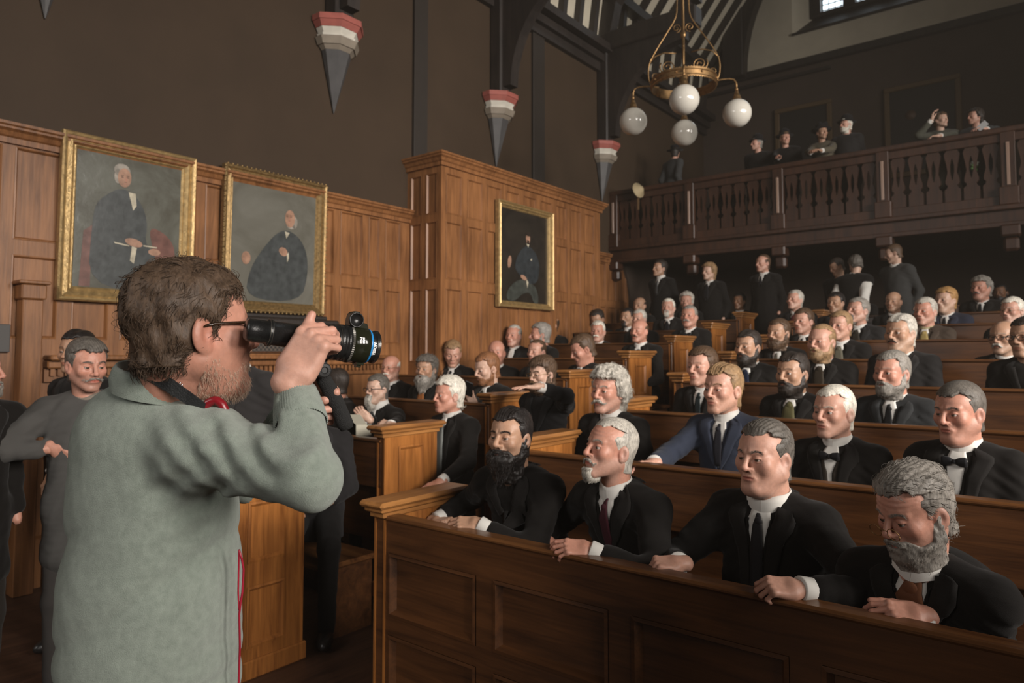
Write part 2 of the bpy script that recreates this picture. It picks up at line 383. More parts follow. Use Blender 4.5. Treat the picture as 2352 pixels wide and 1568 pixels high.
pan((fm, pm), (XW, 0, 0), Y1, X1, colset(9.0, 10.8, .30), [(1.3, 1.7), (1.85, 2.50), (2.60, 3.22)], 9.0, 10.8, .0, 3.3, .03)
crown(fm, (XW+.03, 0, 0), Y1, X1, 9.0, 10.1, 3.37, CR)
fm.build('trim_2', M['oak_wall'], kind='structure')
# projecting bay
BX, BY0, BY1, BZ = -5.45, 5.6, 9.0, 3.97
fm, pm = MB(), MB()
colw = [(BY0+.075+i*.362, BY0+.075+i*.362+.27) for i in range(9)]
R3 = [(.4, 1.5), (1.62, 2.45), (2.555, 3.21), (3.295, 3.765)]
fm.box((XW+.02, BY0+.032, 0), (BX-.033, BY1-.01, BZ-.02)); pan((fm, pm), (BX-.03, 0, 0), Y1, X1, colw, [(.3, .9), (1.62, 2.45), (2.555, 3.21), (3.295, 3.765)], BY0, BY1, 0, BZ-.1)
pan((fm, pm), (0, BY0+.03, 0), X1, (0,-1,0), [(-5.94, -5.76), (-5.69, -5.51)], [(.3, .9), (1.62, 2.45), (2.555, 3.21), (3.295, 3.765)], XW, BX-.0302, 0, BZ-.1)
fm.rings([[(x+dx*d, y+dy*d, BZ+h) for d, h in CR] for x, y, dx, dy in ((XW, BY0, 0, -1), (BX, BY0, 1, -1), (BX, BY1, 1, 1), (XW, BY1, 0, 1))], False, False, False)
fm.add([(XW, BY0-.10, BZ), (BX+.10, BY0-.10, BZ), (BX+.10, BY1+.1, BZ), (XW, BY1+.1, BZ)], [(0,1,2,3)])
fm.box((BX, BY0, 1.48), (BX+.03, BY1, 1.53), .008); 
fm.build('trim_3', M['oak_wall'], kind='structure')
# ------------------------------------------------------------------ fireplace surround and dado shelf on the left wall
t = thing('mantelpiece', 'carved oak mantel shelf with dentils and an iron grille above it, behind the photographer', 'mantelpiece', (XW, 3.4, 0))
b = MB(); b.box((.03, -1.48, 1.66), (.20, 1.9, 1.70), .01); b.box((.03, -1.48, 1.60), (.13, 1.9, 1.66), .01); b.box((.03, -1.48, 1.50), (.07, 1.9, 1.60)); b.build('shelf', M['oak_wall'], t)
b = MB()
for k in range(68): y = -1.45+k*.049; b.box((.07, y, 1.545), (.10, y+.028, 1.60))
b.build('dentil_course', M['oak_wall'], t, kind=None)
b = MB(); b.box((.03, -.35, 1.93), (.17, 1.12, 2.05), .015); b.box((.03, -.30, 1.87), (.12, 1.08, 1.93), .01); b.box((.03, -.25, 2.05), (.10, 1.02, 2.09), .01)
b.build('upper_moulding', M['beam'], t)
b = MB(); b.box((.035, -.1, 1.72), (.06, .9, 1.86))
b.build('grille_frame', M['oak_dark'], t)
m, nt, bs = newmat('iron_grille'); ck = N(nt, 'ShaderNodeTexChecker'); ck.inputs['Scale'].default_value = 46; nt.links.new(coords(nt), ck.inputs[0]); ck.inputs[1].default_value = (.09,.07,.055,1); ck.inputs[2].default_value = (.015,.013,.012,1)
nt.links.new(ck.outputs[0], bs.inputs['Base Color']); M['grille'] = m
b = MB(); b.box((.06, .05, 1.735), (.066, .8, 1.845)); b.build('grille', M['grille'], t)
# wooden post with a square cap against the panelling, left of the first portrait
t = thing('oak_post', 'tall slim oak post with a square cap against the panelling beside the larger portrait', 'post', (XW+.10, 1.80, 0))
b = MB(); b.box((-.065, -.06, 0), (.065, .07, 2.10), .006); b.build('shaft', M['oak_wall'], t)
b = MB(); b.box((-.075, -.075, 2.10), (.085, .085, 2.21), .01); b.box((-.08, -.095, 2.21), (.105, .105, 2.235), .006); b.build('cap', M['oak_wall'], t)
# dark board low on the wall at the far left
b = MB(); b.box((XW+.04, .3, 1.72), (XW+.07, 1.70, 1.92), .004)
tag(b.build('notice_board', plain('grey_board', (.06, .055, .052), .6)), 'plain dark grey board fixed to the panelling at the left edge, beside the oak post', 'board')
# wall bracket at the extreme left edge
t = thing('wall_bracket', 'small dark carved bracket on the wall at the left edge of the photo', 'bracket', (XW+.03, 1.52, 2.55))
b = MB(); b.lathe([(.004, -.10), (.02, -.085), (.035, -.05), (.05, -.01), (.075, .0), (.075, .02)], (.08, 0, 0), Zv, 12); b.box((0, -.05, -.02), (.09, .05, .06), .01); b.build('bracket_body', M['beam'], t)
b = MB()
for k in range(12):
    a0, a1 = math.pi/2*k/12, math.pi/2*(k+1)/12
    b.prism([(10.45+.42*math.sin(a0), 3.36-1.5*(1-math.cos(a0))), (10.45+.42*math.sin(a1), 3.36-1.5*(1-math.cos(a1))), (13.4, 3.36-1.5*(1-math.cos(a1))), (13.4, 3.36-1.5*(1-math.cos(a0)))], 0, XW, XW+.06)
b.box((XW, 10.80, 0), (XW+.06, 13.4, 1.9))
struct('wall_side', b, M['wall_back'])  # thin dark sheet with a curved edge over the far panelling
# ------------------------------------------------------------------ corbels under the trusses
def corbel(y, label):
    t = thing('corbel', label, 'corbel', (XW+.021, y, 0), group='painted corbels under the roof trusses')
    def octr(r, z, d): # half octagon plan
        return [(0, -r, z), (r*.42*d, -r, z), (r*1.0*d, -r*.42, z), (r*1.0*d, r*.42, z), (r*.42*d, r, z), (0, r, z)]
    def slab(b, z0, r0, z1, r1):
        A = octr(r0, z0, 1.0); B = octr(r1, z1, 1.0); b.rings([A, B], True, True, False)
    b = MB(); slab(b, 5.13, .285, 5.19, .285); b.build('red_cap', M['stone_red'], t)
    b = MB(); slab(b, 5.07, .24, 5.13, .275); b.build('red_band', M['stone_red'], t)
    b = MB(); slab(b, 5.01, .20, 5.07, .235); slab(b, 4.985, .215, 5.01, .225); b.build('white_band', M['stone_white'], t)
    b = MB(); slab(b, 4.90, .215, 4.975, .245); slab(b, 4.86, .165, 4.90, .20); b.build('tan_band', M['stone_tan'], t)
    b = MB(); b.rings([octr(.004, 4.24, 1), octr(.165, 4.87, 1)], True, True, False); b.build('tapered_drop', M['stone_grey'], t)
corbel(1.86, 'painted corbel at the top left edge, only its grey tapering tip in the photo')
corbel(4.52, 'red, white and grey painted corbel above the photographer, the largest one showing')
corbel(7.2, 'red, white and grey painted corbel above the projecting panelled bay')
corbel(9.95, 'smallest red, white and grey painted corbel, beside the gallery end')
# ------------------------------------------------------------------ gallery
t = thing('gallery', 'dark carved oak spectators gallery with pierced balusters across the back of the hall', 'gallery', (0, 10.27, 0))
GX0, GX1 = -6.0, 8.0
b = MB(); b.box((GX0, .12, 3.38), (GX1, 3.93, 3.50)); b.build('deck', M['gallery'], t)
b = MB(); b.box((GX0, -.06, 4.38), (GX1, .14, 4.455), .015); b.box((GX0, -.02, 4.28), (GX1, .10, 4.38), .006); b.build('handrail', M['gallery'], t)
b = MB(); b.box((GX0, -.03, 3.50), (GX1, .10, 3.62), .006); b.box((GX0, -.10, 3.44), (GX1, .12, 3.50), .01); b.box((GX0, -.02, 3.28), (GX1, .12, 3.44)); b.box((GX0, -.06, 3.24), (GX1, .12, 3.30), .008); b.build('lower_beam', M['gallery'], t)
def baluster():
    prof = [(3.62, .085), (3.78, .085), (3.80, .06), (3.83, .05), (3.86, .075), (3.90, .075), (4.0, .05), (4.09, .06), (4.17, .075), (4.23, .085), (4.28, .06)]
    b = MB(); hs = {}
    # splat with a slot: two side outlines + solid ends
    L = [(-w, z) for z, w in prof]; R_ = [(w, z) for z, w in prof]
    for k in range(len(prof)-1):
        (z0, w0), (z1, w1) = prof[k], prof[k+1]
        if 3.895 < z0 < 4.16:
            h0 = .022 if z0 > 3.91 else .004; h1 = .022 if z1 < 4.15 else .004
            for s in (1, -1): b.prism([(s*h0, z0), (s*w0, z0), (s*w1, z1), (s*h1, z1)], 1, .01, .05)
        else: b.prism([(-w0, z0), (w0, z0), (w1, z1), (-w1, z1)], 1, .01, .05)
    return b
b0 = baluster().build('baluster', M['gallery'], t); b0.location = (-20, 0, 0); first = True
posts = [-5.93+1.36*i for i in range(11)]
m_highlight = plain('polished_post_edge', (.30, .20, .15), .25)  # pale colour paints the highlight along the post edges
for i, x in enumerate(posts):
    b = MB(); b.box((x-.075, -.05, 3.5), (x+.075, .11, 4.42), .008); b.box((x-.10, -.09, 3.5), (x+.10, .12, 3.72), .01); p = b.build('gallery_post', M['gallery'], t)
    b = MB(); b.box((x-.018, -.068, 3.74), (x+.018, -.05, 4.26), .004); b.build('moulding_strip', m_highlight, p)
    b = MB(); b.box((x-.10, -.10, 3.12), (x+.10, .12, 3.26), .02); b.box((x-.08, -.02, 2.95), (x+.08, .12, 3.12), .03); b.build('console', M['gallery'], t)
    if x < 1.5:
        for k in range(6):
            xx = x+.075+.605*0+ (1.36-.15)*(k+.5)/6
            if first: q = b0; first = False
            else: q = b0.copy(); COL.objects.link(q); q.parent = t
            q.location = (xx, 0, 0)
# wall curve panelling beneath the gallery : stair spandrel
b = MB(); b.box((-6, 10.5, 0), (8, 10.56, 1.4)); struct('trim_4', b, M['oak_dark'])
# raised stepped floor under the pews
b = MB()
for k in range(1, 9):
    b.box((XW, 2.16+1.03*k-.02, 0), (-3.44, 2.16+1.03*(k+1)-.02, .174*k)); b.box((-2.46, 2.16+1.03*k-.02, 0), (XR, 2.16+1.03*(k+1)-.02, .174*k))
    b.box((-3.44, 2.16+1.03*k+.1, 0), (-2.46, 2.16+1.03*(k+1)+.1, .174*(k-.5)))
b.box((XW, 2.16+9.27-.02, 0), (XR, YB, .174*9-.12)); struct('floor_steps', b, M['floor'])
b = MB(); b.box((XW, 13.4, 0), (XR, 13.45, 3.38)); struct('wall_undercroft', b, M['wall_back'])

# added out-of-view black cloth that shades the near end of the front pew
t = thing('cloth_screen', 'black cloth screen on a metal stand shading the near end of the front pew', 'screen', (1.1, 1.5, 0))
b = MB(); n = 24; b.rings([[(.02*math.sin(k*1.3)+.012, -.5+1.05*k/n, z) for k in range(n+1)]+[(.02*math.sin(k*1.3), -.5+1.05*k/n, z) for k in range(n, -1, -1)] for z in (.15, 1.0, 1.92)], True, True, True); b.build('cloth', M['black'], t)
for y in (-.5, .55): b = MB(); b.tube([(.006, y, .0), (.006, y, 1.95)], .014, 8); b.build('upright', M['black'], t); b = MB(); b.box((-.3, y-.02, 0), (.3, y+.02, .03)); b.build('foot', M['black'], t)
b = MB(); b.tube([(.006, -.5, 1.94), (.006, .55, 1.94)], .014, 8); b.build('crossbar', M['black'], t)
# ------------------------------------------------------------------ pews
LX, RX = -3.42, -2.48
def end_panel(par, x, y0, zf, top, side, wide=.47):
    """panelled pew end in the YZ plane; side=+1 shows its panel towards +x"""
    t = .07; fm, pm = MB(), MB(); x0, x1 = (x-t, x) if side > 0 else (x, x+t)
    fm.box((x0+.01, y0+.01, zf), (x1-.01, y0+wide-.01, top-.05))
    h = top-.07
    rows = [(zf+.16, zf+.48), (zf+.60, h-.07)]
    pan((fm, pm), (x1-.01, y0, 0), Y1, X1, [(.12, wide-.12)], rows, 0, wide, zf, h, .012, .028, .010)
    pan((fm, pm), (x0+.01, y0, 0), Y1, (-1,0,0), [(.12, wide-.12)], rows, 0, wide, zf, h, .012, .028, .010)
    fm.box((x0-.015, y0-.02, zf), (x1+.015, y0+wide+.02, zf+.10), .008)
    e = fm.build('end_panel', M['oak'], par)
    c = MB(); c.box((x0-.045, y0-.06, top-.03), (x1+.045, y0+wide+.06, top), .012); c.box((x0-.028, y0-.04, top-.05), (x1+.028, y0+wide+.04, top-.03), .006); c.box((x0-.012, y0-.02, top-.075), (x1+.012, y0+wide+.02, top-.05), .004)
    c.build('cap', M['oak_cap'], e)
def pew(k, left, label, x0, x1, topz, captop, y, front=False, seat=True):
    zf = .174*k if k > 0 else 0; zb = .174*max(0, k-1)
    t = thing('pew', label, 'pew', ((x0+x1)/2, y, zb), group='oak pews of the raked hall')
    P = lambda v: v
    b = MB(); b.box((x0, y-.035, topz-.022), (x1, y+.045, topz), .008); r = b.build('top_rail', M['oak_top'], t)
    b = MB()
    fm, pm = b, MB()
    if front:
        n = max(2, round((x1-x0)/.62)); w = (x1-x0-.09)/n
        cols = [(x0+.09+i*w, x0+i*w+w) for i in range(n)]
        pan((fm, pm), (0, y+.03, 0), X1, (0,-1,0), cols, [(.10, .47), (.55, topz-.16)], x0, x1, 0, topz-.022, .055, .03, .03)
        fm.box((x0, y+.0, 0), (x1, y+.04, topz-.022))
    else:
        fm.box((x0, y-.025, topz-.31), (x1, y+.03, topz-.022), .006); fm.box((x0, y+.035, zb+.5), (x1, y+.06, topz-.30)); 
    r = fm.build('back_panel', M['oak_dark'], t)
    if seat:   # the seat this back belongs to, in front of it
        s = MB(); s.box((x0+.01, y-.46, zb+.42), (x1-.01, y-.03, zb+.455), .01); s.build('seat', M['oak_top'], t)
        for xx in ([x0+.05, x1-.1] if x1-x0 < 2.6 else [x0+.05, (x0+x1)/2, x1-.1]): s = MB(); s.box((xx, y-.42, zb), (xx+.05, y-.05, zb+.42)); s.build('seat_bracket', M['oak_dark'], t)
    if left: end_panel(t, LX, y-.03, zf if k else 0, captop, 1)
    else: end_panel(t, x0, y-.03, 0 if k == 0 else zf, captop, -1)
    # move children into the local frame of the Empty
    for c in t.children: c.location = (-(x0+x1)/2, -y, -zb)
    return t
ordn = ['front', 'second', 'third', 'fourth', 'fifth', 'sixth', 'seventh', 'eighth', 'ninth']
TOP = [.985, 1.16, 1.33, 1.495, 1.668, 1.84, 2.015, 2.18, 2.33]
CAPS = [1.06, 1.25, 1.41, 1.57, 1.745, 1.92, 2.10, 2.28, 2.45]
for k in range(9):
    yr = 2.16+1.03*k; yl = 1.98+1.03*k+.03*min(k, 4)
    if k < 8:
        pew(k, True, 'oak pew left of the aisle with a panelled end, %s row back' % ordn[k], XW+.05 if yl < 5.6 or yl > 9.0 else BX+.02, LX-.035, TOP[k], CAPS[k], yl, front=(k == 0), seat=(k > 0))
    pew(k, False, ('long dark oak pew front with sunken panels under the four nearest men' if k == 0 else 'oak pew right of the aisle, %s row back, long plain back' % ordn[k]), RX, 7.9, TOP[k], CAPS[k]-.01, yr, front=(k == 0), seat=(k > 0))
# ------------------------------------------------------------------ framed portraits
def paint_mat(name, bg1, bg2, gloss=.3, rough=.22):
    m, nt, b = newmat(name); v = coords(nt); f = noise(nt, v, 2.2, 6, .6, .8)
    nt.links.new(ramp(nt, f, [(.3, bg1), (.7, bg2)]), b.inputs['Base Color']); b.inputs['Roughness'].default_value = rough
    b.inputs['Specular IOR Level'].default_value = gloss; b.inputs['Coat Weight'].default_value = .6; b.inputs['Coat Roughness'].default_value = .18
    f2 = noise(nt, v, 14, 5, .65, 1.2); bump(nt, b, f2, .13, .010); return m
def blob(mb, cx, cy, rx, ry, d, n=20, rot=0, pw=2.0):
    c, s = math.cos(rot), math.sin(rot); vs = []
    for k in range(n):
        a = 2*math.pi*k/n; u = rx*abs(math.cos(a))**(2/pw)*(1 if math.cos(a) > 0 else -1); v = ry*abs(math.sin(a))**(2/pw)*(1 if math.sin(a) > 0 else -1)
        vs.append((d, cx+u*c-v*s, cy+u*s+v*c))
    mb.add(vs, [tuple(range(n))])
def poly(mb, pts, d):
    for _ in range(2 if len(pts) > 5 else 0): pts = [q for i in range(len(pts)) for a, b in ((pts[i], pts[(i+1) % len(pts)]),) for q in ((a[0]*.75+b[0]*.25, a[1]*.75+b[1]*.25), (a[0]*.25+b[0]*.75, a[1]*.25+b[1]*.75))]
    mb.add([(d, p[0], p[1]) for p in pts], [tuple(range(len(pts)))])
def portrait(name, label, x, y0, y1, z0, z1, fw, fmat, bg, shapes, lean=.0, orn=False):
    t = thing(name, label, 'painting', (x, (y0+y1)/2, z0)); w = (y1-y0)/2; h = z1-z0
    prof = [(0, 0), (0, .055), (.012, .07), (.03, .062), (.042, .045), (.055, .05), (.07, .056), (.082, .040), (.095, .028), (.105, .032), (.115, .02), (.12, .012), (.12, 0)]
    sc = fw/.12; b = MB()
    cs = [(-w, 0, 1, 1), (w, 0, -1, 1), (w, h, -1, -1), (-w, h, 1, -1)]
    rr = [[(d, cx+ix*i*sc, cz+iz*i*sc) for i, d in prof] for cx, cz, ix, iz in cs]; rr.append(rr[0])
    b.rings(rr, False, False, False)
    if orn:
        for u0, v0, u1, v1 in ((-w, 0, w, 0), (w, 0, w, h), (w, h, -w, h), (-w, h, -w, 0)):
            L = math.hypot(u1-u0, v1-v0); n = int(L/.045)
            for k in range(n): b.sphere((.062, u0+(u1-u0)*(k+.5)/n, v0+(v1-v0)*(k+.5)/n), .011, 7, 5)
    b.build('frame', fmat, t)
    b = MB(); i = fw-.002; b.box((.004, -w+i, i), (.014, w-i, h-i)); cnt = [len(b.f)]
    for n_, (mb, mat) in shapes.items(): b.add(mb.v, mb.f); cnt.append(len(mb.f))
    c = b.build('canvas', bg, t)
    for n_, (mb, mat) in shapes.items(): c.data.materials.append(mat)
    c.data.polygons.foreach_set('material_index', [i for i, k in enumerate(cnt) for _ in range(k)])
    t.rotation_euler = (0, lean, 0); return t
pm_ = lambda n, c: (lambda m: (m.node_tree.nodes['Principled BSDF'].inputs['Coat Weight'].__setattr__('default_value', .6), m)[1])(plain(n, c, .3, nz=.35, nsc=14, bmp=.25, bsc=14))
fig_dark = pm_('painted_black_coat', (.028, .034, .038)); fig_dark_sheen = pm_('painted_faded_coat', (.060, .066, .066)); fig_skin = pm_('painted_skin', (.38, .22, .15)); fig_hair = pm_('painted_grey_hair', (.30, .27, .23)); fig_wh = pm_('painted_linen', (.50, .45, .34)); fig_red = pm_('painted_red_cloth', (.16, .075, .06)); fig_grey = pm_('painted_grey_trousers', (.05, .055, .048))  # second coat is lightened to paint in the varnish sheen
fig_hd = pm_('painted_dark_hair', (.02, .014, .01)); 
# larger portrait, grey haired sitter
dD = .0160
def feat(sk, dk, cx, cy, k, d):
    for e in (-1, 1): blob(dk, cx+e*.019*k+.004, cy+.012*k, .010*k, .0035*k, d+.0004, 10); blob(dk, cx+e*.019*k+.004, cy+.024*k, .012*k, .0025*k, d+.0004, 10)
    blob(sk, cx+.012*k, cy-.005*k, .005*k, .018*k, d+.0005, 10); blob(dk, cx+.008*k, cy-.022*k, .010*k, .002*k, d+.0006, 10); blob(sk, cx+.006*k, cy-.035*k, .014*k, .004*k, d+.0006, 10)
fig_feat = pm_('painted_shadow', (.10, .055, .04)); fig_red2 = pm_('painted_flush', (.42, .20, .14))
A, B_, C_, D_, E_, F_ = MB(), MB(), MB(), MB(), MB(), MB()
poly(A, [(-.30, .12), (-.28, .62), (-.26, .78), (-.17, .87), (-.08, .93), (.02, .90), (.10, .80), (.14, .66), (.12, .50), (.22, .42), (.24, .12)], dD)
blob(B_, -.055, 1.015, .052, .078, dD+.001); blob(B_, .035, .50, .07, .032, dD+.001, rot=-.2); blob(B_, .20, .44, .05, .028, dD+.001)
blob(C_, -.075, 1.07, .062, .055, dD+.0005); blob(C_, -.105, 1.02, .028, .06, dD+.0005)
poly(D_, [(-.02, .905), (.035, .90), (.045, .80), (.02, .76)], dD+.0012); poly(D_, [(-.12, .49), (.0, .475), (.0, .465), (-.11, .478)], dD+.0012); poly(D_, [(.02, .47), (.06, .46), (.04, .33), (.01, .35)], dD+.0012); poly(D_, [(.11, .49), (.22, .485), (.22, .475), (.11, .48)], dD+.0012)
poly(E_, [(.14, .66), (.30, .60), (.38, .48), (.36, .20), (.22, .15), (.2, .42)], dD-.0005); poly(E_, [(-.34, .55), (-.28, .60), (-.28, .12), (-.36, .12)], dD-.0005)
G1, G2 = MB(), MB(); feat(G2, G1, -.055, 1.005, 1.1, dD+.001)
portrait('framed_painting', 'larger gilt-framed portrait of a seated grey-haired figure in black, on the panelled wall', -5.96, 1.975, 3.01, 2.113, 3.405, .115, M['gilt'], paint_mat('portrait_ground', (.07, .065, .05), (.16, .165, .14), .4, .24),  # ground colour lightened to carry the sheen on the canvas
         {'coat': (A, fig_dark_sheen), 'face_and_hands': (B_, fig_skin), 'hair': (C_, fig_hair), 'linen': (D_, fig_wh), 'chair': (E_, fig_red), 'features': (G1, fig_feat), 'flush': (G2, fig_red2)}, lean=.02, orn=False)
A, B_, C_, D_ = MB(), MB(), MB(), MB()
poly(A, [(-.30, .12), (-.26, .40), (-.12, .62), (.02, .78), (.14, .82), (.27, .76), (.36, .62), (.38, .40), (.30, .12)], dD)
blob(B_, .155, .93, .055, .085, dD+.001); blob(B_, .09, .60, .05, .04, dD+.001, rot=-.5); blob(B_, -.30, .50, .045, .06, dD+.001)
blob(C_, .205, .90, .035, .06, dD+.0005); blob(C_, .17, .86, .05, .03, dD+.0005)
poly(D_, [(.10, .80), (.155, .79), (.12, .73)], dD+.0012); poly(D_, [(.13, .58), (.15, .60), (.155, .54), (.135, .50)], dD+.0012)
G1, G2 = MB(), MB(); feat(G2, G1, .140, .935, 1.15, dD+.001)
portrait('framed_painting', 'smaller gilt-framed portrait of a bald standing figure in black, right of the larger one', -5.96, 3.27, 4.375, 2.10, 3.43, .105, M['gilt_dull'], paint_mat('portrait_ground_grey', (.10, .095, .075), (.17, .165, .14), .5, .30),  # sheen is painted into this grey ground too
         {'coat': (A, fig_dark_sheen), 'face_and_hands': (B_, fig_skin), 'hair': (C_, fig_hair), 'linen': (D_, fig_wh), 'features': (G1, fig_feat), 'flush': (G2, fig_red2)}, lean=.02, orn=True)
A, B_, C_, D_, E_ = MB(), MB(), MB(), MB(), MB()
poly(A, [(-.22, .50), (-.17, .66), (-.03, .80), (.10, .82), (.24, .74), (.32, .60), (.30, .45), (.24, .34), (.05, .33), (-.10, .42)], dD)
blob(B_, .065, .915, .045, .07, dD+.001); blob(B_, -.32, .575, .035, .08, dD+.001, rot=-.2); blob(B_, -.03, .40, .07, .028, dD+.001, rot=-.3)
blob(C_, .07, .975, .055, .03, dD+.0015); blob(C_, .065, .862, .022, .024, dD+.0016); blob(C_, .06, .885, .03, .009, dD+.0017)
poly(D_, [(.03, .845), (.09, .84), (.065, .80)], dD+.0012); poly(D_, [(.11, .645), (.15, .665), (.14, .63)], dD+.0014); poly(D_, [(.02, .39), (.07, .35), (.05, .27), (.03, .33)], dD+.0014)
poly(E_, [(-.40, .10), (-.34, .25), (-.12, .38), (.10, .36), (.26, .28), (.30, .08), (.18, .08), (.12, .22), (-.05, .20), (-.22, .08)], dD-.0003)
G1, G2 = MB(), MB(); feat(G2, G1, .058, .915, 1.0, dD+.001)
portrait('framed_painting', 'tall bright gilt-framed portrait of a seated moustached man, hung on the panelled bay', -5.445, 6.54, 7.70, 2.289, 3.61, .085, M['gilt'], paint_mat('portrait_ground_dark', (.012, .010, .008), (.030, .024, .018), .3, .3),
         {'coat': (A, fig_dark), 'face_and_hands': (B_, fig_skin), 'dark_hair': (C_, fig_hd), 'linen': (D_, fig_wh), 'trousers': (E_, fig_grey), 'features': (G1, fig_feat), 'flush': (G2, fig_red2)})
# two dim paintings on the back wall of the gallery
def backpic(label, x0, x1, z0, z1, bust):
    t = thing('framed_painting', label, 'painting', ((x0+x1)/2, YB-.01, z0)); w = (x1-x0)/2; h = z1-z0
    fr = MB()
    for a, c in (((-w, 0), (w, .09)), ((-w, h-.09), (w, h)), ((-w, .09), (-w+.09, h-.09)), ((w-.09, .09), (w, h-.09))): fr.box((a[0], -.06, a[1]), (c[0], 0, c[1]), .012)
    fr.build('frame', plain('dark_gilt', (.10, .06, .025), .5), t)
    cv = MB(); cv.box((-w+.08, -.02, .08), (w-.08, -.012, h-.08)); c = cv.build('canvas', plain('dark_canvas', (.014, .011, .009), .5), t)
    if bust:
        q = MB(); q.lathe([(.085, 0), (.085, .002)], (-.18, -.022, h*.66), (0,-1,0), 16); q.build('face', plain('dim_face', (.10, .06, .04), .6), c)
backpic('dim dark painting in a thin frame behind the gallery spectators in hats', -4.47, -3.40, 5.2, 6.62, False)
backpic('large dim dark painting behind the two leaning gallery spectators', -2.50, -1.30, 4.9, 6.58, True)
# ------------------------------------------------------------------ chandelier
CH = (-3.17, 7.0, 4.64)
t = thing('chandelier', 'wrought brass ring chandelier with scrolls and four opal globes over the pews', 'chandelier', CH)
br = M['brass']; RR = .345
b = MB()
n = 72
def ringwall(b, r, z0, z1, th, jag):
    prof_o = []; vs = []; fs = []
    for i in range(n*2):
        a = math.pi*i/n; j = jag*(i % 2)
        for rr_, zz in ((r, z0-j), (r, z1+j*.7), (r-th, z1+j*.7), (r-th, z0-j)): vs.append((rr_*math.cos(a), rr_*math.sin(a), zz))
    m_ = n*2
    for i in range(m_):
        for k in range(4): fs.append((i*4+k, ((i+1) % m_)*4+k, ((i+1) % m_)*4+(k+1) % 4, i*4+(k+1) % 4))
    b.add(vs, fs)
ringwall(b, RR, -.045, .045, .008, .014); b.lathe([(RR, .018), (RR+.012, .024), (RR+.012, .030), (RR, .036)], (0,0,0), Zv, 72, cap=False); b.lathe([(RR, -.036), (RR+.012, -.030), (RR+.012, -.024), (RR, -.018)], (0,0,0), Zv, 72, cap=False)
for i in range(8): a = i*math.pi/4+.2; b.sphere((RR*1.02*math.cos(a), RR*1.02*math.sin(a), 0), .014, 8, 6)
b.build('ring', br, t)
def spiral(c, ua, va, r0, r1, turns, a0, n=40):
    return [Vector(c)+Vector(ua)*(r*math.cos(a))+Vector(va)*(r*math.sin(a)) for r, a in [(r0+(r1-r0)*k/n, a0+turns*2*math.pi*k/n) for k in range(n+1)]]
b = MB(); b.tube([(0,0,-.02), (0,0,1.25), (0,0,3.2), (0, 0, 6.2)], .016, 8); b.sphere((0,0,.05), .05, 12, 8, (1,1,1.4)); b.sphere((0,0,-.06), .09, 16, 10, (1,1,.7)); b.lathe([(.016,.5),(.03,.52),(.03,.56),(.016,.58)]); b.lathe([(.016,1.05),(.035,1.08),(.035,1.12),(.016,1.15)]); b.build('central_rod', br, t)
arm = MB(); globes = []
for k in range(4):
    a = math.radians(-65.5+90*k); u = Vector((math.cos(a), math.sin(a), 0)); z = Vector((0,0,1))
    s = MB()
    pts = [u*RR+z*.0, u*(RR+.03)+z*.10, u*(RR+.02)+z*.25, u*(RR*.80)+z*.42, u*(RR*.5)+z*.58, u*(RR*.22)+z*.75, u*.06+z*.95, u*.03+z*1.15, u*.05+z*1.25]
    P2 = []
    for i in range(len(pts)-1):
        p0 = pts[max(i-1,0)]; p1 = pts[i]; p2 = pts[i+1]; p3 = pts[min(i+2, len(pts)-1)]
        for tt in (0, .25, .5, .75): P2.append(.5*((2*p1)+(p2-p0)*tt+(2*p0-5*p1+4*p2-p3)*tt*tt+(3*p1-p0-3*p2+p3)*tt**3))
    P2.append(pts[-1]); s.tube(P2, .0085, 6)
    s.tube(spiral(u*.085+z*1.30, u, z, .012, .06, -1.6, 2.5), .007, 6)
    s.tube(spiral(u*.17+z*.20, u, z, .012, .085, 2.1, 0.), .0075, 6); s.tube(spiral(u*.30+z*.11, u, z, .008, .045, -1.6, 1.), .006, 6)
    s.tube(spiral(u*.07+z*.62, u, z, .008, .05, 1.6, 1.), .006, 6)
    s.tube([u*.02+z*.06, u*.10+z*.10, u*.2+z*.115, u*.3+z*.06, u*RR+z*.03], .007, 6)
    s.tube([u*.08+z*.34, u*.2+z*.36, u*.3+z*.33, u*.37+z*.25], .007, 6)
    s.build('scroll_work', br, t)
    s = MB(); s.tube([u*(RR-.08)+z*-.02, u*RR+z*.0, u*(RR+.06)+z*.005, u*(RR+.13)+z*.005, u*(RR+.178)+z*-.01, u*(RR+.198)+z*-.05, u*(RR+.200)+z*-.12], .010, 8); s.sphere(tuple(u*(RR+.200)+z*-.115), .017, 10, 6)
    s.lathe([(.018, .0), (.022, -.02), (.03, -.05), (.036, -.055), (.038, -.07), (.052, -.105), (.058, -.115)][::-1], tuple(u*(RR+.200)+z*-.13), (0,0,1), 16); ar = s.build('lamp_arm', br, t)
    g = MB(); g.sphere(tuple(u*(RR+.200)+z*-.375), .150, 32, 20); g.build('globe', M['globe'], ar)
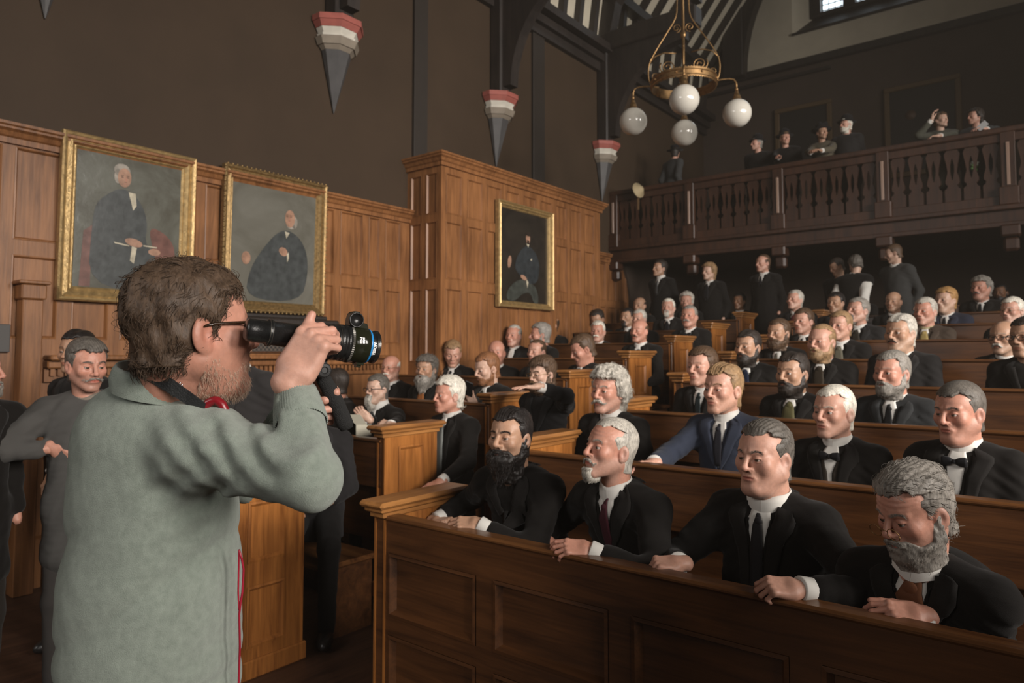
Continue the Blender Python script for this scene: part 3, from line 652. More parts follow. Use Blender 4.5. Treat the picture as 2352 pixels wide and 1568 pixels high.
# ------------------------------------------------------------------ signed-distance modelling of bodies and cloth
f32 = np.float32
def A3(p): return np.array(p, f32)
def rcone(P, a, b, r1, r2):
    X, Y, Z = P; ax, ay, az = map(float, a); bx, by, bz = map(float, b); dx, dy, dz = bx-ax, by-ay, bz-az; L = dx*dx+dy*dy+dz*dz+1e-12
    px, py, pz = X-ax, Y-ay, Z-az; h = np.clip((px*dx+py*dy+pz*dz)/L, 0, 1)
    return np.sqrt((px-dx*h)**2+(py-dy*h)**2+(pz-dz*h)**2)-(r1+(r2-r1)*h)
def ell(P, c, r, R=None):
    X, Y, Z = P; x, y, z = X-c[0], Y-c[1], Z-c[2]
    if R is not None: x, y, z = (R[0][0]*x+R[0][1]*y+R[0][2]*z, R[1][0]*x+R[1][1]*y+R[1][2]*z, R[2][0]*x+R[2][1]*y+R[2][2]*z)
    k0 = np.sqrt((x/r[0])**2+(y/r[1])**2+(z/r[2])**2); k1 = np.sqrt((x/r[0]**2)**2+(y/r[1]**2)**2+(z/r[2]**2)**2)+1e-9
    return k0*(k0-1)/k1
def rbox(P, c, hf, r, R=None):
    X, Y, Z = P; x, y, z = X-c[0], Y-c[1], Z-c[2]
    if R is not None: x, y, z = (R[0][0]*x+R[0][1]*y+R[0][2]*z, R[1][0]*x+R[1][1]*y+R[1][2]*z, R[2][0]*x+R[2][1]*y+R[2][2]*z)
    qx, qy, qz = abs(x)-hf[0]+r, abs(y)-hf[1]+r, abs(z)-hf[2]+r
    return np.sqrt(np.maximum(qx, 0)**2+np.maximum(qy, 0)**2+np.maximum(qz, 0)**2)+np.minimum(np.maximum(qx, np.maximum(qy, qz)), 0)-r
def smin(a, b, k):
    h = np.clip(.5+.5*(b-a)/k, 0, 1); return b+(a-b)*h-k*h*(1-h)
def smax(a, b, k): return -smin(-a, -b, k)
def U_(P, k, *ds):
    d = ds[0]
    for e in ds[1:]: d = smin(d, e, k)
    return d
def fnoise(P, s, seed=0):
    X, Y, Z = P; r = np.random.RandomState(seed); d = 0
    for i in range(5):
        w = r.randn(3)*s; ph = r.rand(3)*6.28; d = d+np.sin(X*w[0]+Y*w[1]+Z*w[2]+ph[0]+1.3*np.sin(X*w[1]*.7-Y*w[2]*.6+Z*w[0]*.5+ph[1]))
    return d/5
def surf(fn, lo, hi, h):
    """surface nets of fn<0 on a regular grid"""
    lo = np.array(lo, float); hi = np.array(hi, float); n = np.maximum(4, np.ceil((hi-lo)/h).astype(int)+1)
    X = (lo[0]+h*np.arange(n[0])).astype(f32)[:, None, None]; Y = (lo[1]+h*np.arange(n[1])).astype(f32)[None, :, None]; Z = (lo[2]+h*np.arange(n[2])).astype(f32)[None, None, :]
    F = np.broadcast_to(fn((X, Y, Z)), tuple(n)).astype(f32)
    F = np.pad(F[1:-1, 1:-1, 1:-1], 1, constant_values=.05); s = F < 0
    c = [(i, j, k) for i in (0, 1) for j in (0, 1) for k in (0, 1)]
    nn = n-1; cnt = sum(s[i:i+nn[0], j:j+nn[1], k:k+nn[2]].astype(np.int8) for i, j, k in c)
    act = (cnt > 0) & (cnt < 8); I = np.argwhere(act)
    if len(I) == 0: return np.zeros((0, 3), f32), np.zeros((0, 4), np.int32)
    idx = -np.ones(act.shape, np.int32); idx[act] = np.arange(len(I))
    fv = {t: F[I[:, 0]+t[0], I[:, 1]+t[1], I[:, 2]+t[2]] for t in c}
    acc = np.zeros((len(I), 3)); num = np.zeros(len(I))
    for a in c:
        for ax in range(3):
            if a[ax] == 0:
                b = list(a); b[ax] = 1; b = tuple(b); fa, fb = fv[a], fv[b]; m = (fa < 0) != (fb < 0)
                t = np.where(m, fa/np.where(m, fa-fb, 1), 0); p = np.tile(np.array(a, float), (len(I), 1)); p[:, ax] += t
                acc += p*m[:, None]; num += m
    V = (acc/num[:, None]+I)*h+lo; Q = []
    for ax in range(3):
        o = [i for i in range(3) if i != ax]; sl0 = [slice(1, nn[i]) for i in range(3)]; sl0[ax] = slice(0, nn[ax]); sl1 = list(sl0); sl1[ax] = slice(1, nn[ax]+1)
        s0 = s[tuple(sl0)]; s1 = s[tuple(sl1)]; ch = np.argwhere(s0 != s1)
        if len(ch) == 0: continue
        flip = s0[ch[:, 0], ch[:, 1], ch[:, 2]]; base = ch.copy()
        for i in o: base[:, i] += 1
        def g(d0, d1):
            t = base.copy(); t[:, o[0]] -= d0; t[:, o[1]] -= d1; return idx[t[:, 0], t[:, 1], t[:, 2]]
        q = np.stack([g(1, 1), g(0, 1), g(0, 0), g(1, 0)], 1)
        if ax == 1: flip = ~flip
        q[~flip] = q[~flip][:, ::-1]; Q.append(q)
    return V.astype(f32), np.concatenate(Q)
def at(fn, V): V = np.asarray(V, f32); return fn((V[:, 0], V[:, 1], V[:, 2]))
def grad(fn, V, e=.004):
    G = np.stack([at(fn, V+np.eye(3, dtype=f32)[i]*e)-at(fn, V-np.eye(3, dtype=f32)[i]*e) for i in range(3)], 1)
    return G/(np.linalg.norm(G, axis=1, keepdims=True)+1e-9)
def snap(fn, V, off, it=4):
    V = np.asarray(V, f32).copy()
    for _ in range(it): V -= (at(fn, V)-off)[:, None]*grad(fn, V)*.9
    return V
def resample(pl, n):
    pl = np.array(pl, float); d = np.r_[0, np.cumsum(np.linalg.norm(np.diff(pl, axis=0), axis=1))]; t = np.linspace(0, d[-1], n)
    return np.stack([np.interp(t, d, pl[:, i]) for i in range(3)], 1)
def patch(fn, left, right, n, m, off, th):
    """thin cloth sheet ruled between two polylines, laid on the surface of fn"""
    Lf, Rt = resample(left, n), resample(right, n); t = np.linspace(0, 1, m)[None, :, None]
    V = (Lf[:, None]*(1-t)+Rt[:, None]*t).reshape(-1, 3); O_ = snap(fn, V, off); I_ = O_-grad(fn, O_)*th
    q = [(i*m+j, i*m+j+1, (i+1)*m+j+1, (i+1)*m+j) for i in range(n-1) for j in range(m-1)]; K = n*m
    q2 = [tuple(x+K for x in reversed(a)) for a in q]; bd = [j for j in range(m)]+[i*m+m-1 for i in range(1, n)]+[(n-1)*m+j for j in range(m-2, -1, -1)]+[i*m for i in range(n-2, 0, -1)]
    sd = [(bd[(i+1) % len(bd)], bd[i], bd[i]+K, bd[(i+1) % len(bd)]+K) for i in range(len(bd))]
    return np.concatenate([O_, I_]), np.array(q+q2+sd)
def join(parts):
    V, Q, n = [], [], 0
    for v, q in parts:
        if len(v) == 0: continue
        V.append(v); Q.append(np.asarray(q)+n); n += len(v)
    return np.concatenate(V), np.concatenate(Q)
def rotm(yaw=0, pitch=0, roll=0):
    """degrees; yaw about z, pitch about x (+ looks down), roll about y"""
    a, b, c = map(math.radians, (yaw, pitch, roll))
    Rz = np.array([[math.cos(a), -math.sin(a), 0], [math.sin(a), math.cos(a), 0], [0, 0, 1]]); Rx = np.array([[1, 0, 0], [0, math.cos(b), -math.sin(b)], [0, math.sin(b), math.cos(b)]]); Ry = np.array([[math.cos(c), 0, math.sin(c)], [0, 1, 0], [-math.sin(c), 0, math.cos(c)]])
    return Rz @ Rx @ Ry
def strands(pts, dirs, nrm, L, w, curl=0, seg=5, lift=.3, grav=0, seed=0, taper=.3, hug=0):
    """hair tubes: pts n*3, grows along dirs, lifted along nrm"""
    r = np.random.RandomState(seed); n = len(pts); L = np.asarray(L)*np.ones(n)*(.7+.6*r.rand(n)); P = [pts]; d = dirs+nrm*lift+r.randn(n, 3)*.12; ph = r.rand(n)*6.28
    side = np.cross(dirs, nrm)
    for k in range(1, seg+1):
        t = k/seg; dd = d+nrm*(-lift*1.5*t-hug*t)+np.array([0, 0, -grav*t]); dd = dd/(np.linalg.norm(dd, axis=1, keepdims=True)+1e-9)
        P.append(P[-1]+dd*(L/seg)[:, None]+(side*np.sin(ph+t*5)[:, None]+nrm*np.cos(ph+t*6)[:, None])*curl*(L/seg)[:, None])
    P = np.stack(P, 1); T = np.gradient(P, axis=1); T /= np.linalg.norm(T, axis=2, keepdims=True)+1e-9
    a = np.cross(T, nrm[:, None]+.01); a /= np.linalg.norm(a, axis=2, keepdims=True)+1e-9; b = np.cross(T, a)
    ww = w*(1-(1-taper)*np.linspace(0, 1, seg+1))[None, :, None]
    V = np.stack([P+(a*math.cos(x)+b*math.sin(x))*ww for x in (0, 2.094, 4.189)], 2).reshape(-1, 3); base = np.arange(n)[:, None, None]*(seg+1)*3
    k = np.arange(seg)[None, :, None]*3; j = np.arange(3)[None, None, :]; jn = (j+1) % 3
    Q = np.stack([base+k+j, base+k+jn, base+k+3+jn, base+k+3+j], -1).reshape(-1, 4)
    return V.astype(f32), Q.astype(np.int32)
def skin_mat():
    m, nt, b = newmat('skin'); a = N(nt, 'ShaderNodeVertexColor'); a.layer_name = 'Col'
    f = noise(nt, coords(nt), 90, 4, .6); mx = N(nt, 'ShaderNodeMix', data_type='RGBA', blend_type='OVERLAY'); mx.inputs[0].default_value = .22
    nt.links.new(a.outputs[0], mx.inputs[6]); nt.links.new(f, mx.inputs[7]); nt.links.new(mx.outputs[2], b.inputs['Base Color'])
    b.inputs['Roughness'].default_value = .46; b.inputs['Specular IOR Level'].default_value = .42
    b.inputs['Subsurface Weight'].default_value = .12; b.inputs['Subsurface Radius'].default_value = (.012, .005, .003); b.inputs['Subsurface Scale'].default_value = .6
    bump(nt, b, noise(nt, coords(nt, (1, 1, 1.3)), 120, 5, .65), .22, .003); return m
M['skin'] = skin_mat()
m, nt, b = newmat('eye'); a = N(nt, 'ShaderNodeVertexColor'); a.layer_name = 'Col'; nt.links.new(a.outputs[0], b.inputs['Base Color']); b.inputs['Roughness'].default_value = .12; M['eye'] = m
def hair_mat(c, rough=.5):
    key = 'hair_%.2f_%.2f_%.2f' % c
    if key in M: return M[key]
    m, nt, b = newmat('hair'); v = coords(nt, (1, 1, .35)); f = noise(nt, v, 140, 4, .65, .5); f2 = noise(nt, coords(nt), 22, 3)
    ad = N(nt, 'ShaderNodeMath', operation='MULTIPLY_ADD'); ad.inputs[1].default_value = .5; nt.links.new(f2, ad.inputs[0]); nt.links.new(f, ad.inputs[2])
    nt.links.new(ramp(nt, ad.outputs[0], [(.55, tuple(x*.55 for x in c)), (.95, tuple(min(1, x*1.45+.01) for x in c))]), b.inputs['Base Color'])
    b.inputs['Roughness'].default_value = rough; b.inputs['Specular IOR Level'].default_value = .35; bump(nt, b, f, .6, .004); M[key] = m; return m
def cloth_mat(c, rough=.85, weave=.25, sheen=.06, spec=.10):
    key = 'cloth_%.3f_%.3f_%.3f_%.1f' % (*c, rough)
    if key in M: return M[key]
    m = plain('cloth', c, rough, nz=.12, nsc=6, bmp=weave, bsc=500, spec=spec, sheen=sheen); M[key] = m; return m
HAIRC = dict(white=(.62,.58,.50), silver=(.42,.39,.34), grey=(.22,.20,.175), pepper=(.10,.088,.075), dark=(.022,.015,.011), black=(.012,.009,.008), brown=(.075,.042,.022), auburn=(.20,.085,.035), blond=(.36,.20,.075), fair=(.26,.16,.08))
SKINC = dict(pale=(.53,.34,.255), pink=(.52,.285,.21), ruddy=(.50,.245,.175), tan=(.42,.245,.16), olive=(.37,.21,.13), brown=(.22,.11,.06))
# ------------------------------------------------------------------ head
def head_fn(p):
    fat = p.get('fat', 0); jaw = p.get('jaw', 1); nose = p.get('nose', 1)
    fx = .0065*fat
    def f(P):
        X, Y, Z = P; aX = np.abs(X); Q = (aX, Y, Z)
        d = ell(P, (0, .018, .032), (.0765, .098, .088))
        d = smin(d, ell(P, (0, -.022, .035), (.064+fx*.4, .066, .060)), .03)
        d = smin(d, ell(P, (0, -.030, -.035), (.060+fx, .058, .072)), .03)
        d = smin(d, rcone(Q, (.046*jaw+fx, .005, -.055), (.016, -.073, -.102), .027+fx, .019), .03)
        d = smin(d, ell(P, (0, -.082, -.103), (.021+fx, .016, .017)), .014)                  # chin
        if fat > .4: d = smin(d, ell(P, (0, -.040, -.112), (.045+fx, .048, .028)), .03)
        d = smin(d, ell(Q, (.043+fx*.6, -.062, -.022), (.022+fx*.6, .022, .022+fx)), .022)   # cheek
        d = smin(d, rcone(Q, (.010, -.087, .024), (.046, -.068, .024), .009, .008), .014)    # brow
        so = ell(Q, (.032, -.098, .002), (.018, .018, .0125)); d = smax(d, -so, .013)       # eye socket
        ld = smax(ell(Q, (.032, -.0775, .001), (.0155, .0142, .0142)), -(rbox(P, (0, -.09, -.0015), (.1, .03, .0042), .001)), .002)
        d = smin(d, ld, .004)
        n1 = rcone(P, (0, -.088, .018), (0, -.112*1.0-.006*(nose-1), -.026), .0075, .0105*nose)
        n1 = smin(n1, ell(P, (0, -.110-.008*(nose-1), -.030), (.0115*nose, .011, .010)), .006)
        n1 = smin(n1, ell(Q, (.0135*nose, -.098, -.034), (.0085, .011, .0085)), .007)
        d = smin(d, n1, .008)
        d = smax(d, -ell(Q, (.0068, -.103, -.0425), (.0036, .006, .004)), .003)
        d = smin(d, ell(P, (0, -.085, -.060), (.030, .016, .024)), .014)                     # muzzle
        d = smin(d, ell(P, (0, -.0970, -.0590), (.021, .0062, .0042)), .004)
        d = smin(d, ell(P, (0, -.0955, -.0705), (.017, .0068, .0050)), .004)
        if p.get('open'): d = smax(d, -ell(P, (0, -.100, -.068), (.013, .016, .010)), .003)
        else: d = smax(d, -ell(P, (0, -.106, -.0648), (.024, .0095, .0011)), .003)
        d = smax(d, -rcone(Q, (.020, -.104, -.036), (.034, -.088, -.060), .002, .0025), .007)  # nasolabial fold
        e = ell(Q, (.079, .012, -.012), (.0085, .021, .033), rotm(-22, 0, 0).T)
        e = smax(e, -ell(Q, (.091, .004, -.010), (.011, .011, .018)), .005); e = smin(e, ell(Q, (.077, .006, -.036), (.006, .010, .010)), .006)
        d = smin(d, e, .006)
        d = smin(d, rcone(P, (0, .028, -.055), p.get('neckto', (0, .050, -.22)), .054+fx, .062+fx*1.5), .025)
        d = d+.0011*fnoise(P, 42, p.get('seed', 1)+11)+.0004*fnoise(P, 120, p.get('seed', 1)+12)
        if p.get('wrinkle'): d = d+.0007*np.sin(Z*420+2*np.sin(X*40))*np.exp(-((Z-.058)/.022)**2)*(Y < -.04)
        return d
    return f
def head_col(V, p):
    base = np.array(SKINC[p.get('skin', 'pink')]); C = np.tile(base, (len(V), 1)); x, y, z = V[:, 0], V[:, 1], V[:, 2]; ax = abs(x)
    def mix(w, c): C[:] = C*(1-w[:, None])+np.array(c)*w[:, None]
    g = lambda cx, cy, cz, r: np.exp(-(((ax-cx)**2+(y-cy)**2+(z-cz)**2)/r**2))
    red = base*np.array([1.02, .62, .60]); k = p.get('flush', .6)*.62
    mix(g(.043, -.075, -.022, .024)*.6*k, red); mix(g(0, -.113, -.03, .015)*.8*k, red); mix(g(.082, .012, -.012, .03)*.8*k, red); mix(g(0, -.07, .07, .04)*.25*k, red)
    lip = ((np.abs(z+.0648)-.009) < 0)*(ax < .022)*(y < -.088)*np.clip(1.4-abs(z+.0648)/.009-(ax/.024)**4, 0, 1); mix(lip*.75, base*np.array([.80, .42, .42]))
    mix(g(.032, -.09, .001, .013)*.25, base*np.array([.8, .55, .5]))
    st = p.get('stubble', .18); hc = np.array(HAIRC[p.get('hairc', 'brown')])
    m = np.clip((-.028-z)/.02, 0, 1)*np.clip((.03-y)/.02, 0, 1)*np.clip((z+.15)/.02, 0, 1)*(1-lip); mix(m*st, hc*.8+base*.2)
    sc = np.clip((z-.045-(-y*.35))/.02, 0, 1)*np.clip((y+.06)/.02, 0, 1)
    if p.get('hair') not in ('bald', None): mix(np.clip((y+.01)/.02, 0, 1)*np.clip((z+.06)/.02, 0, 1)*.5, hc*.5+base*.5)
    # brows
    bz = .0245+.004*np.sin(np.clip((ax-.012)/.036, 0, 1)*3.1); bw = np.clip(1-abs(z-bz)/.0055, 0, 1)*(ax > .010)*(ax < .052)*(y < -.05)
    mix(np.clip(bw*1.6, 0, 1)*p.get('brow', .55), hc*.6 if p.get('hairc') in ('white', 'silver') else hc*.9)
    return C
def hair_fn(p, hf):
    st = p['hair']; vol = dict(short=.008, crop=.004, slick=.009, full=.017, curly=.024, long=.026, bald=.005, thin=.004, receding=.008, mop=.034).get(st, .01)*p.get('vol', 1)
    lump = dict(curly=(.011, 75), mop=(.010, 85), full=(.005, 55), long=(.008, 60), short=(.002, 60), slick=(.0016, 50)).get(st, (.0015, 60)); seed = p.get('seed', 1); part = p.get('part', 0)
    hl = p.get('hl', .066); lump = (lump[0]*p.get('lump', 1), lump[1])
    def f(P):
        X, Y, Z = P; aX = np.abs(X)
        top = np.clip((Z-.03)/.08, 0, 1)
        d = ell(P, (0, .018, .034), (.0775, .099, .089)); d = smin(d, ell(P, (0, -.020, .037), (.065, .066, .060)), .03)
        d = smin(d, rcone(P, (0, .030, -.03), (0, .045, -.075), .064, .055), .03)
        th = vol*(.55+.6*top)
        if st in ('long', 'mop', 'curly'): th = vol*(.8+.25*top)
        if st == 'slick': th = th+.004*np.sin((X-.03)*90)*top
        d0 = d
        # face boundary as yf(z)
        rec = {'bald': .14, 'thin': .06, 'receding': .085}.get(st, 0)+p.get('rec', 0)
        Zq = Z-.016*np.exp(-((aX-.050)/.016)**2)*(st not in ('long', 'mop', 'curly'))+.0025*np.sin(X*230+seed)+.0015*np.sin(X*510)
        yf = np.interp(Zq, [-.12, -.045, -.03, 0, .02, .035, .05, hl, hl+.012, .2], [.028, .026, -.012, -.020, -.026, -.036, -.038+rec*.3, -.052+rec, -.12+rec, -.18+rec]).astype(f32)
        if st == 'bald': yf = np.interp(Z, [-.12, -.045, -.03, 0, .02, .045, .060, .075], [.028, .026, -.006, -.012, -.012, .0, .045, .14]).astype(f32)
        g = (yf-Y)-.018*(aX < .03)*0
        if st not in ('bald',): g = g+.35*np.clip(aX-.035, 0, 1)*(Z > .055)
        zb = np.where(Y > .02, p.get('zb', -.088) if st not in ('long', 'mop') else -.135, -.048)
        if st == 'bald': zb = np.where(Y > .02, -.085, -.03)
        tp = np.clip(-g/.030, .12, 1) if st not in ('mop', 'long', 'curly') else np.clip(-g/.015, .4, 1)
        if st == 'bald': tp = np.clip(-g/.02, .2, 1)
        g = smax(g, zb-Z, .012)
        d = d0-th*tp+(lump[0]*fnoise((X, Y, Z*.6), lump[1], seed)-.0015)*tp
        if st in ('slick', 'short', 'full', 'receding'): d = d+.0012*np.sin((X*1.0+.15*Z+.15*fnoise(P, 30, seed)*.05)*520+2*fnoise(P, 25, seed))*tp
        if part: d = d+.006*np.exp(-((X-part)/.0035)**2)*top*(Y < .05)
        d = smax(d, g, .004)
        ear = ell((aX, Y, Z), (.084, .010, -.014), (.020, .020, .032))
        if st not in ('long', 'mop'): d = smax(d, -ear, .006)
        if st in ('curly', 'mop', 'full'): d = smin(d, smax(ell((aX, Y, Z), (.072, .055, -.01), (.03*p.get('hside', 1), .05, .06))+lump[0]*fnoise(P, lump[1]*1.1, seed+3), -ear, .006), .015) if p.get('hside') else d
        return d
    return f
def beard_fn(p, hf):
    st = p['beard']; L = {'short': .009, 'full': .017, 'long': .015, 'goatee': .012, 'stub': .0035, 'chin': .010}.get(st, .012); ln = p.get('blen', 0)
    lp = .004 if st in ('full', 'long') else .002
    def f(P):
        X, Y, Z = P; aX = np.abs(X); d = hf(P)-L*np.clip((-.035-Z)/.04, .10, 1.2)+lp*fnoise(P, 110, 5)
        if ln: 
            d = smin(d, rcone((X*.85, Y, Z), (0, -.070, -.10), (0, -.075+.2*ln*0, -.12-ln), .042+L*.4, .022+L*.3)+lp*1.6*fnoise(P, 90, 7), .03)
        # upper boundary: sideburn -> cheek line -> moustache
        if st in ('goatee', 'chin'): 
            reg = np.maximum(aX-(.030 if st == 'goatee' else .024), (Z+(.046 if st == 'goatee' else .082)))
            reg = np.maximum(reg, Y+.045)
        else:
            zt = np.interp(Y, [-.13, -.085, -.06, -.03, -.015, .0], [-.046, -.050, -.074, -.066, -.02, .0]).astype(f32)
            reg = Z-zt; reg = np.maximum(reg, (Y-.012)); reg = np.maximum(reg, -(Z+.155+ln))
        d = smax(d, reg, .008)
        mouth = ell(P, (0, -.105, -.066), (.019, .03, .0055)); d = smax(d, -mouth, .004)
        return d
    return f
def mous_fn(p):
    w = p.get('mw', 1); dr = p.get('mdroop', .010); big = p.get('mbig', 1)
    def f(P):
        X, Y, Z = P; Q = (np.abs(X), Y, Z)
        d = U_(Q, .006, rcone(Q, (.0, -.105, -.0505), (.016, -.103, -.0525), .0058*big, .0068*big), rcone(Q, (.016, -.103, -.0525), (.030*w, -.093, -.0525-dr), .0062*big, .0032*big), rcone(Q, (.030*w, -.093, -.0525-dr), (.040*w, -.084, -.050-dr*p.get('mtip', .6)), .003*big, .0016))
        return d+.0010*fnoise(P, 260, 3)
    return f
def hair_strands(p, HV, fn, N_, near):
    st = p['hair']; r = np.random.RandomState(p.get('seed', 1)+9); k = r.randint(0, len(HV), N_); Pp = HV[k]; nr = grad(fn, Pp, .006); ok = at(fn, Pp) > -.01
    x, y, z = Pp.T; comb = p.get('comb', None)
    d = np.stack([np.sign(x+.0001)*.15*np.ones(N_), .9*np.ones(N_), -.15-1.2*np.clip(.05-z, 0, .1)*10], 1)
    if comb == 'side': d = np.stack([np.where(x > p.get('part', .035), .9, -.9), .35*np.ones(N_), -.2-8*np.clip(.05-z, 0, .1)], 1)
    if comb == 'side': d = np.where(((y > .045) | (z < .045))[:, None], np.stack([0*x, .15+0*x, -1+0*x], 1), d)
    if comb == 'fwd': d = np.stack([.1*np.sign(x), np.where(z > .05, -.8, .1), -.5*np.ones(N_)], 1)
    if st in ('long', 'mop'): d = np.stack([np.sign(x)*.5, .3*np.ones(N_), -.8*np.ones(N_)], 1)
    if st == 'curly': d = r.randn(N_, 3)
    d = d-nr*np.sum(d*nr, 1, keepdims=True); d /= np.linalg.norm(d, axis=1, keepdims=True)+1e-9
    L = dict(short=.018, crop=.010, slick=.04, full=.035, curly=.026, long=.05, mop=.030, bald=.014, thin=.02, receding=.025).get(st, .02)
    curl = dict(curly=1.2, mop=.75, long=.6, full=.45, slick=.08, crop=.1).get(st, .2)*p.get('curlk', 1)
    w = (.0011 if st not in ('slick', 'crop') else .0008) if near else .0018
    if st == 'slick': L *= .7
    return strands(Pp[ok]-nr[ok]*.002, d[ok], nr[ok], L, w, curl, 5 if near else 3, hug=min(.45, L*11), lift= .07 if st in ('slick', 'crop', 'short', 'receding', 'thin') else .14, grav=.1, seed=3)
def eyes_mesh(p):
    gz = p.get('gaze', (0, 0)); Vs, Qs, Cs = [], [], []; nu, nv = 16, 12; n = 0
    ic = np.array(p.get('iris', (.05, .035, .02)))
    for s in (1, -1):
        th = np.linspace(0, math.pi, nv+1); R = rotm(gz[0], gz[1], 0); V = []
        C = []
        for j, t in enumerate(th):
            for i in range(nu):
                a = 2*math.pi*i/nu; v = np.array([math.sin(t)*math.cos(a), -math.cos(t), math.sin(t)*math.sin(a)])*.0122; V.append(v)
                C.append((.004, .004, .004) if t < .26 else (ic if t < .60 else (.40, .34, .31)))
        V = np.array(V) @ R.T+np.array([s*.032, -.0775, .000]); Vs.append(V); Cs.append(np.array(C)); Qs.append(np.array([(j*nu+i, j*nu+(i+1) % nu, (j+1)*nu+(i+1) % nu, (j+1)*nu+i) for j in range(nv) for i in range(nu)])+n); n += len(V)
    return np.concatenate(Vs), np.concatenate(Qs)[:, ::-1], np.concatenate(Cs)
# ------------------------------------------------------------------ hand (right hand; x along the fingers, +y thumb side, +z back of the hand)
def hand_fn(curl=(.3,.35,.4,.5), thumb=(.5, .2), spread=1.0, side=1, arm=.025, fyaw=0):
    segs = []
    FB = [(.090, .028), (.094, .009), (.090, -.011), (.083, -.029)]; FL = [(.042, .025, .019), (.046, .029, .021), (.042, .027, .020), (.033, .020, .017)]; FR = [.0092, .0095, .0090, .0078]
    for i in range(4):
        bx, by = FB[i]; c = curl[i]; pos = np.array([bx, by, .0]); a = 0; yawf = (1.5-i)*.09*spread+fyaw; rr = FR[i]
        cc = c if hasattr(c, '__len__') else (c, c*1.15, c*.8)
        segs.append(((bx-.05, by*.8, .001), (bx, by, .0), rr*1.25, rr*1.12))
        for L, k in zip(FL[i], cc):
            a += k; dv = np.array([math.cos(a)*math.cos(yawf), math.cos(a)*math.sin(yawf), -math.sin(a)]); q = pos+dv*L; segs.append((tuple(pos), tuple(q), rr, rr*.90)); pos = q; rr *= .90
    t1, t2 = thumb; b = np.array([.022, .026, -.006]); d1 = np.array([math.cos(t1), math.sin(t1), -.18-.5*t2]); d1 /= np.linalg.norm(d1); q = b+d1*.042
    segs.append((tuple(b), tuple(q), .0155, .0125)); t3 = t1-t2*.9; d2 = np.array([math.cos(t3), math.sin(t3), -.22-.5*t2]); d2 /= np.linalg.norm(d2); q2 = q+d2*.032; segs.append((tuple(q), tuple(q2), .0118, .0105)); q3 = q2+(d2+np.array([.15, -.25*t2, -.1*t2]))*.026; segs.append((tuple(q2), tuple(q3), .0105, .0085))
    def f(P):
        X, Y, Z = P; Y = Y*side; P = (X, Y, Z)
        d = rbox(P, (.050, .0, -.001), (.044, .039, .0135), .013); d = smin(d, ell(P, (.030, .022, -.010), (.030, .019, .014)), .012); d = smin(d, ell(P, (.035, -.026, -.006), (.032, .013, .013)), .012)
        d = smin(d, rcone((X, Y*.86, Z), (-arm, 0, 0), (.012, 0, 0), .028, .0255), .02)
        for i in range(4):   # fingers: blend inside, hard between
            s = segs[i*4:(i+1)*4]; fd = rcone(P, *s[1]); fd = smin(fd, rcone(P, *s[2]), .003); fd = smin(fd, rcone(P, *s[3]), .003); kn = ell(P, (s[0][1][0]-.003, s[0][1][1], .007), (.009, .008, .006))
            d = smin(d, smin(fd, kn, .004), .0065)
        td = smin(smin(rcone(P, *segs[16]), rcone(P, *segs[17]), .006), rcone(P, *segs[18]), .004); return smin(d, td, .010)
    return f
HANDCACHE = {}
def hand_mesh(h, **k):
    key = (h, str(k))
    if key not in HANDCACHE: HANDCACHE[key] = surf(hand_fn(**k), (-.09, -.085, -.12), (.20, .085, .055), h)
    return HANDCACHE[key]
def hand_frame(wrist, fing, back):
    x = np.array(fing, float); x /= np.linalg.norm(x); z = np.array(back, float); z -= x*(z@x); z /= np.linalg.norm(z); y = np.cross(z, x); return np.stack([x, y, z], 1), np.array(wrist, float)
def ik(S, T, L1, L2, hint):
    S, T = np.array(S, float), np.array(T, float); d = T-S; D = np.linalg.norm(d)
    if D > (L1+L2)*.985: T = S+d/D*(L1+L2)*.985; d = T-S; D = np.linalg.norm(d)
    if D < abs(L1-L2)+.03: T = S+d/D*(abs(L1-L2)+.03); d = T-S; D = np.linalg.norm(d)
    a = (L1*L1-L2*L2+D*D)/(2*D); hh = math.sqrt(max(0, L1*L1-a*a)); u = d/D; hv = np.array(hint, float); hv -= u*(hv@u); hv /= np.linalg.norm(hv)+1e-9
    return S+u*a+hv*hh, T
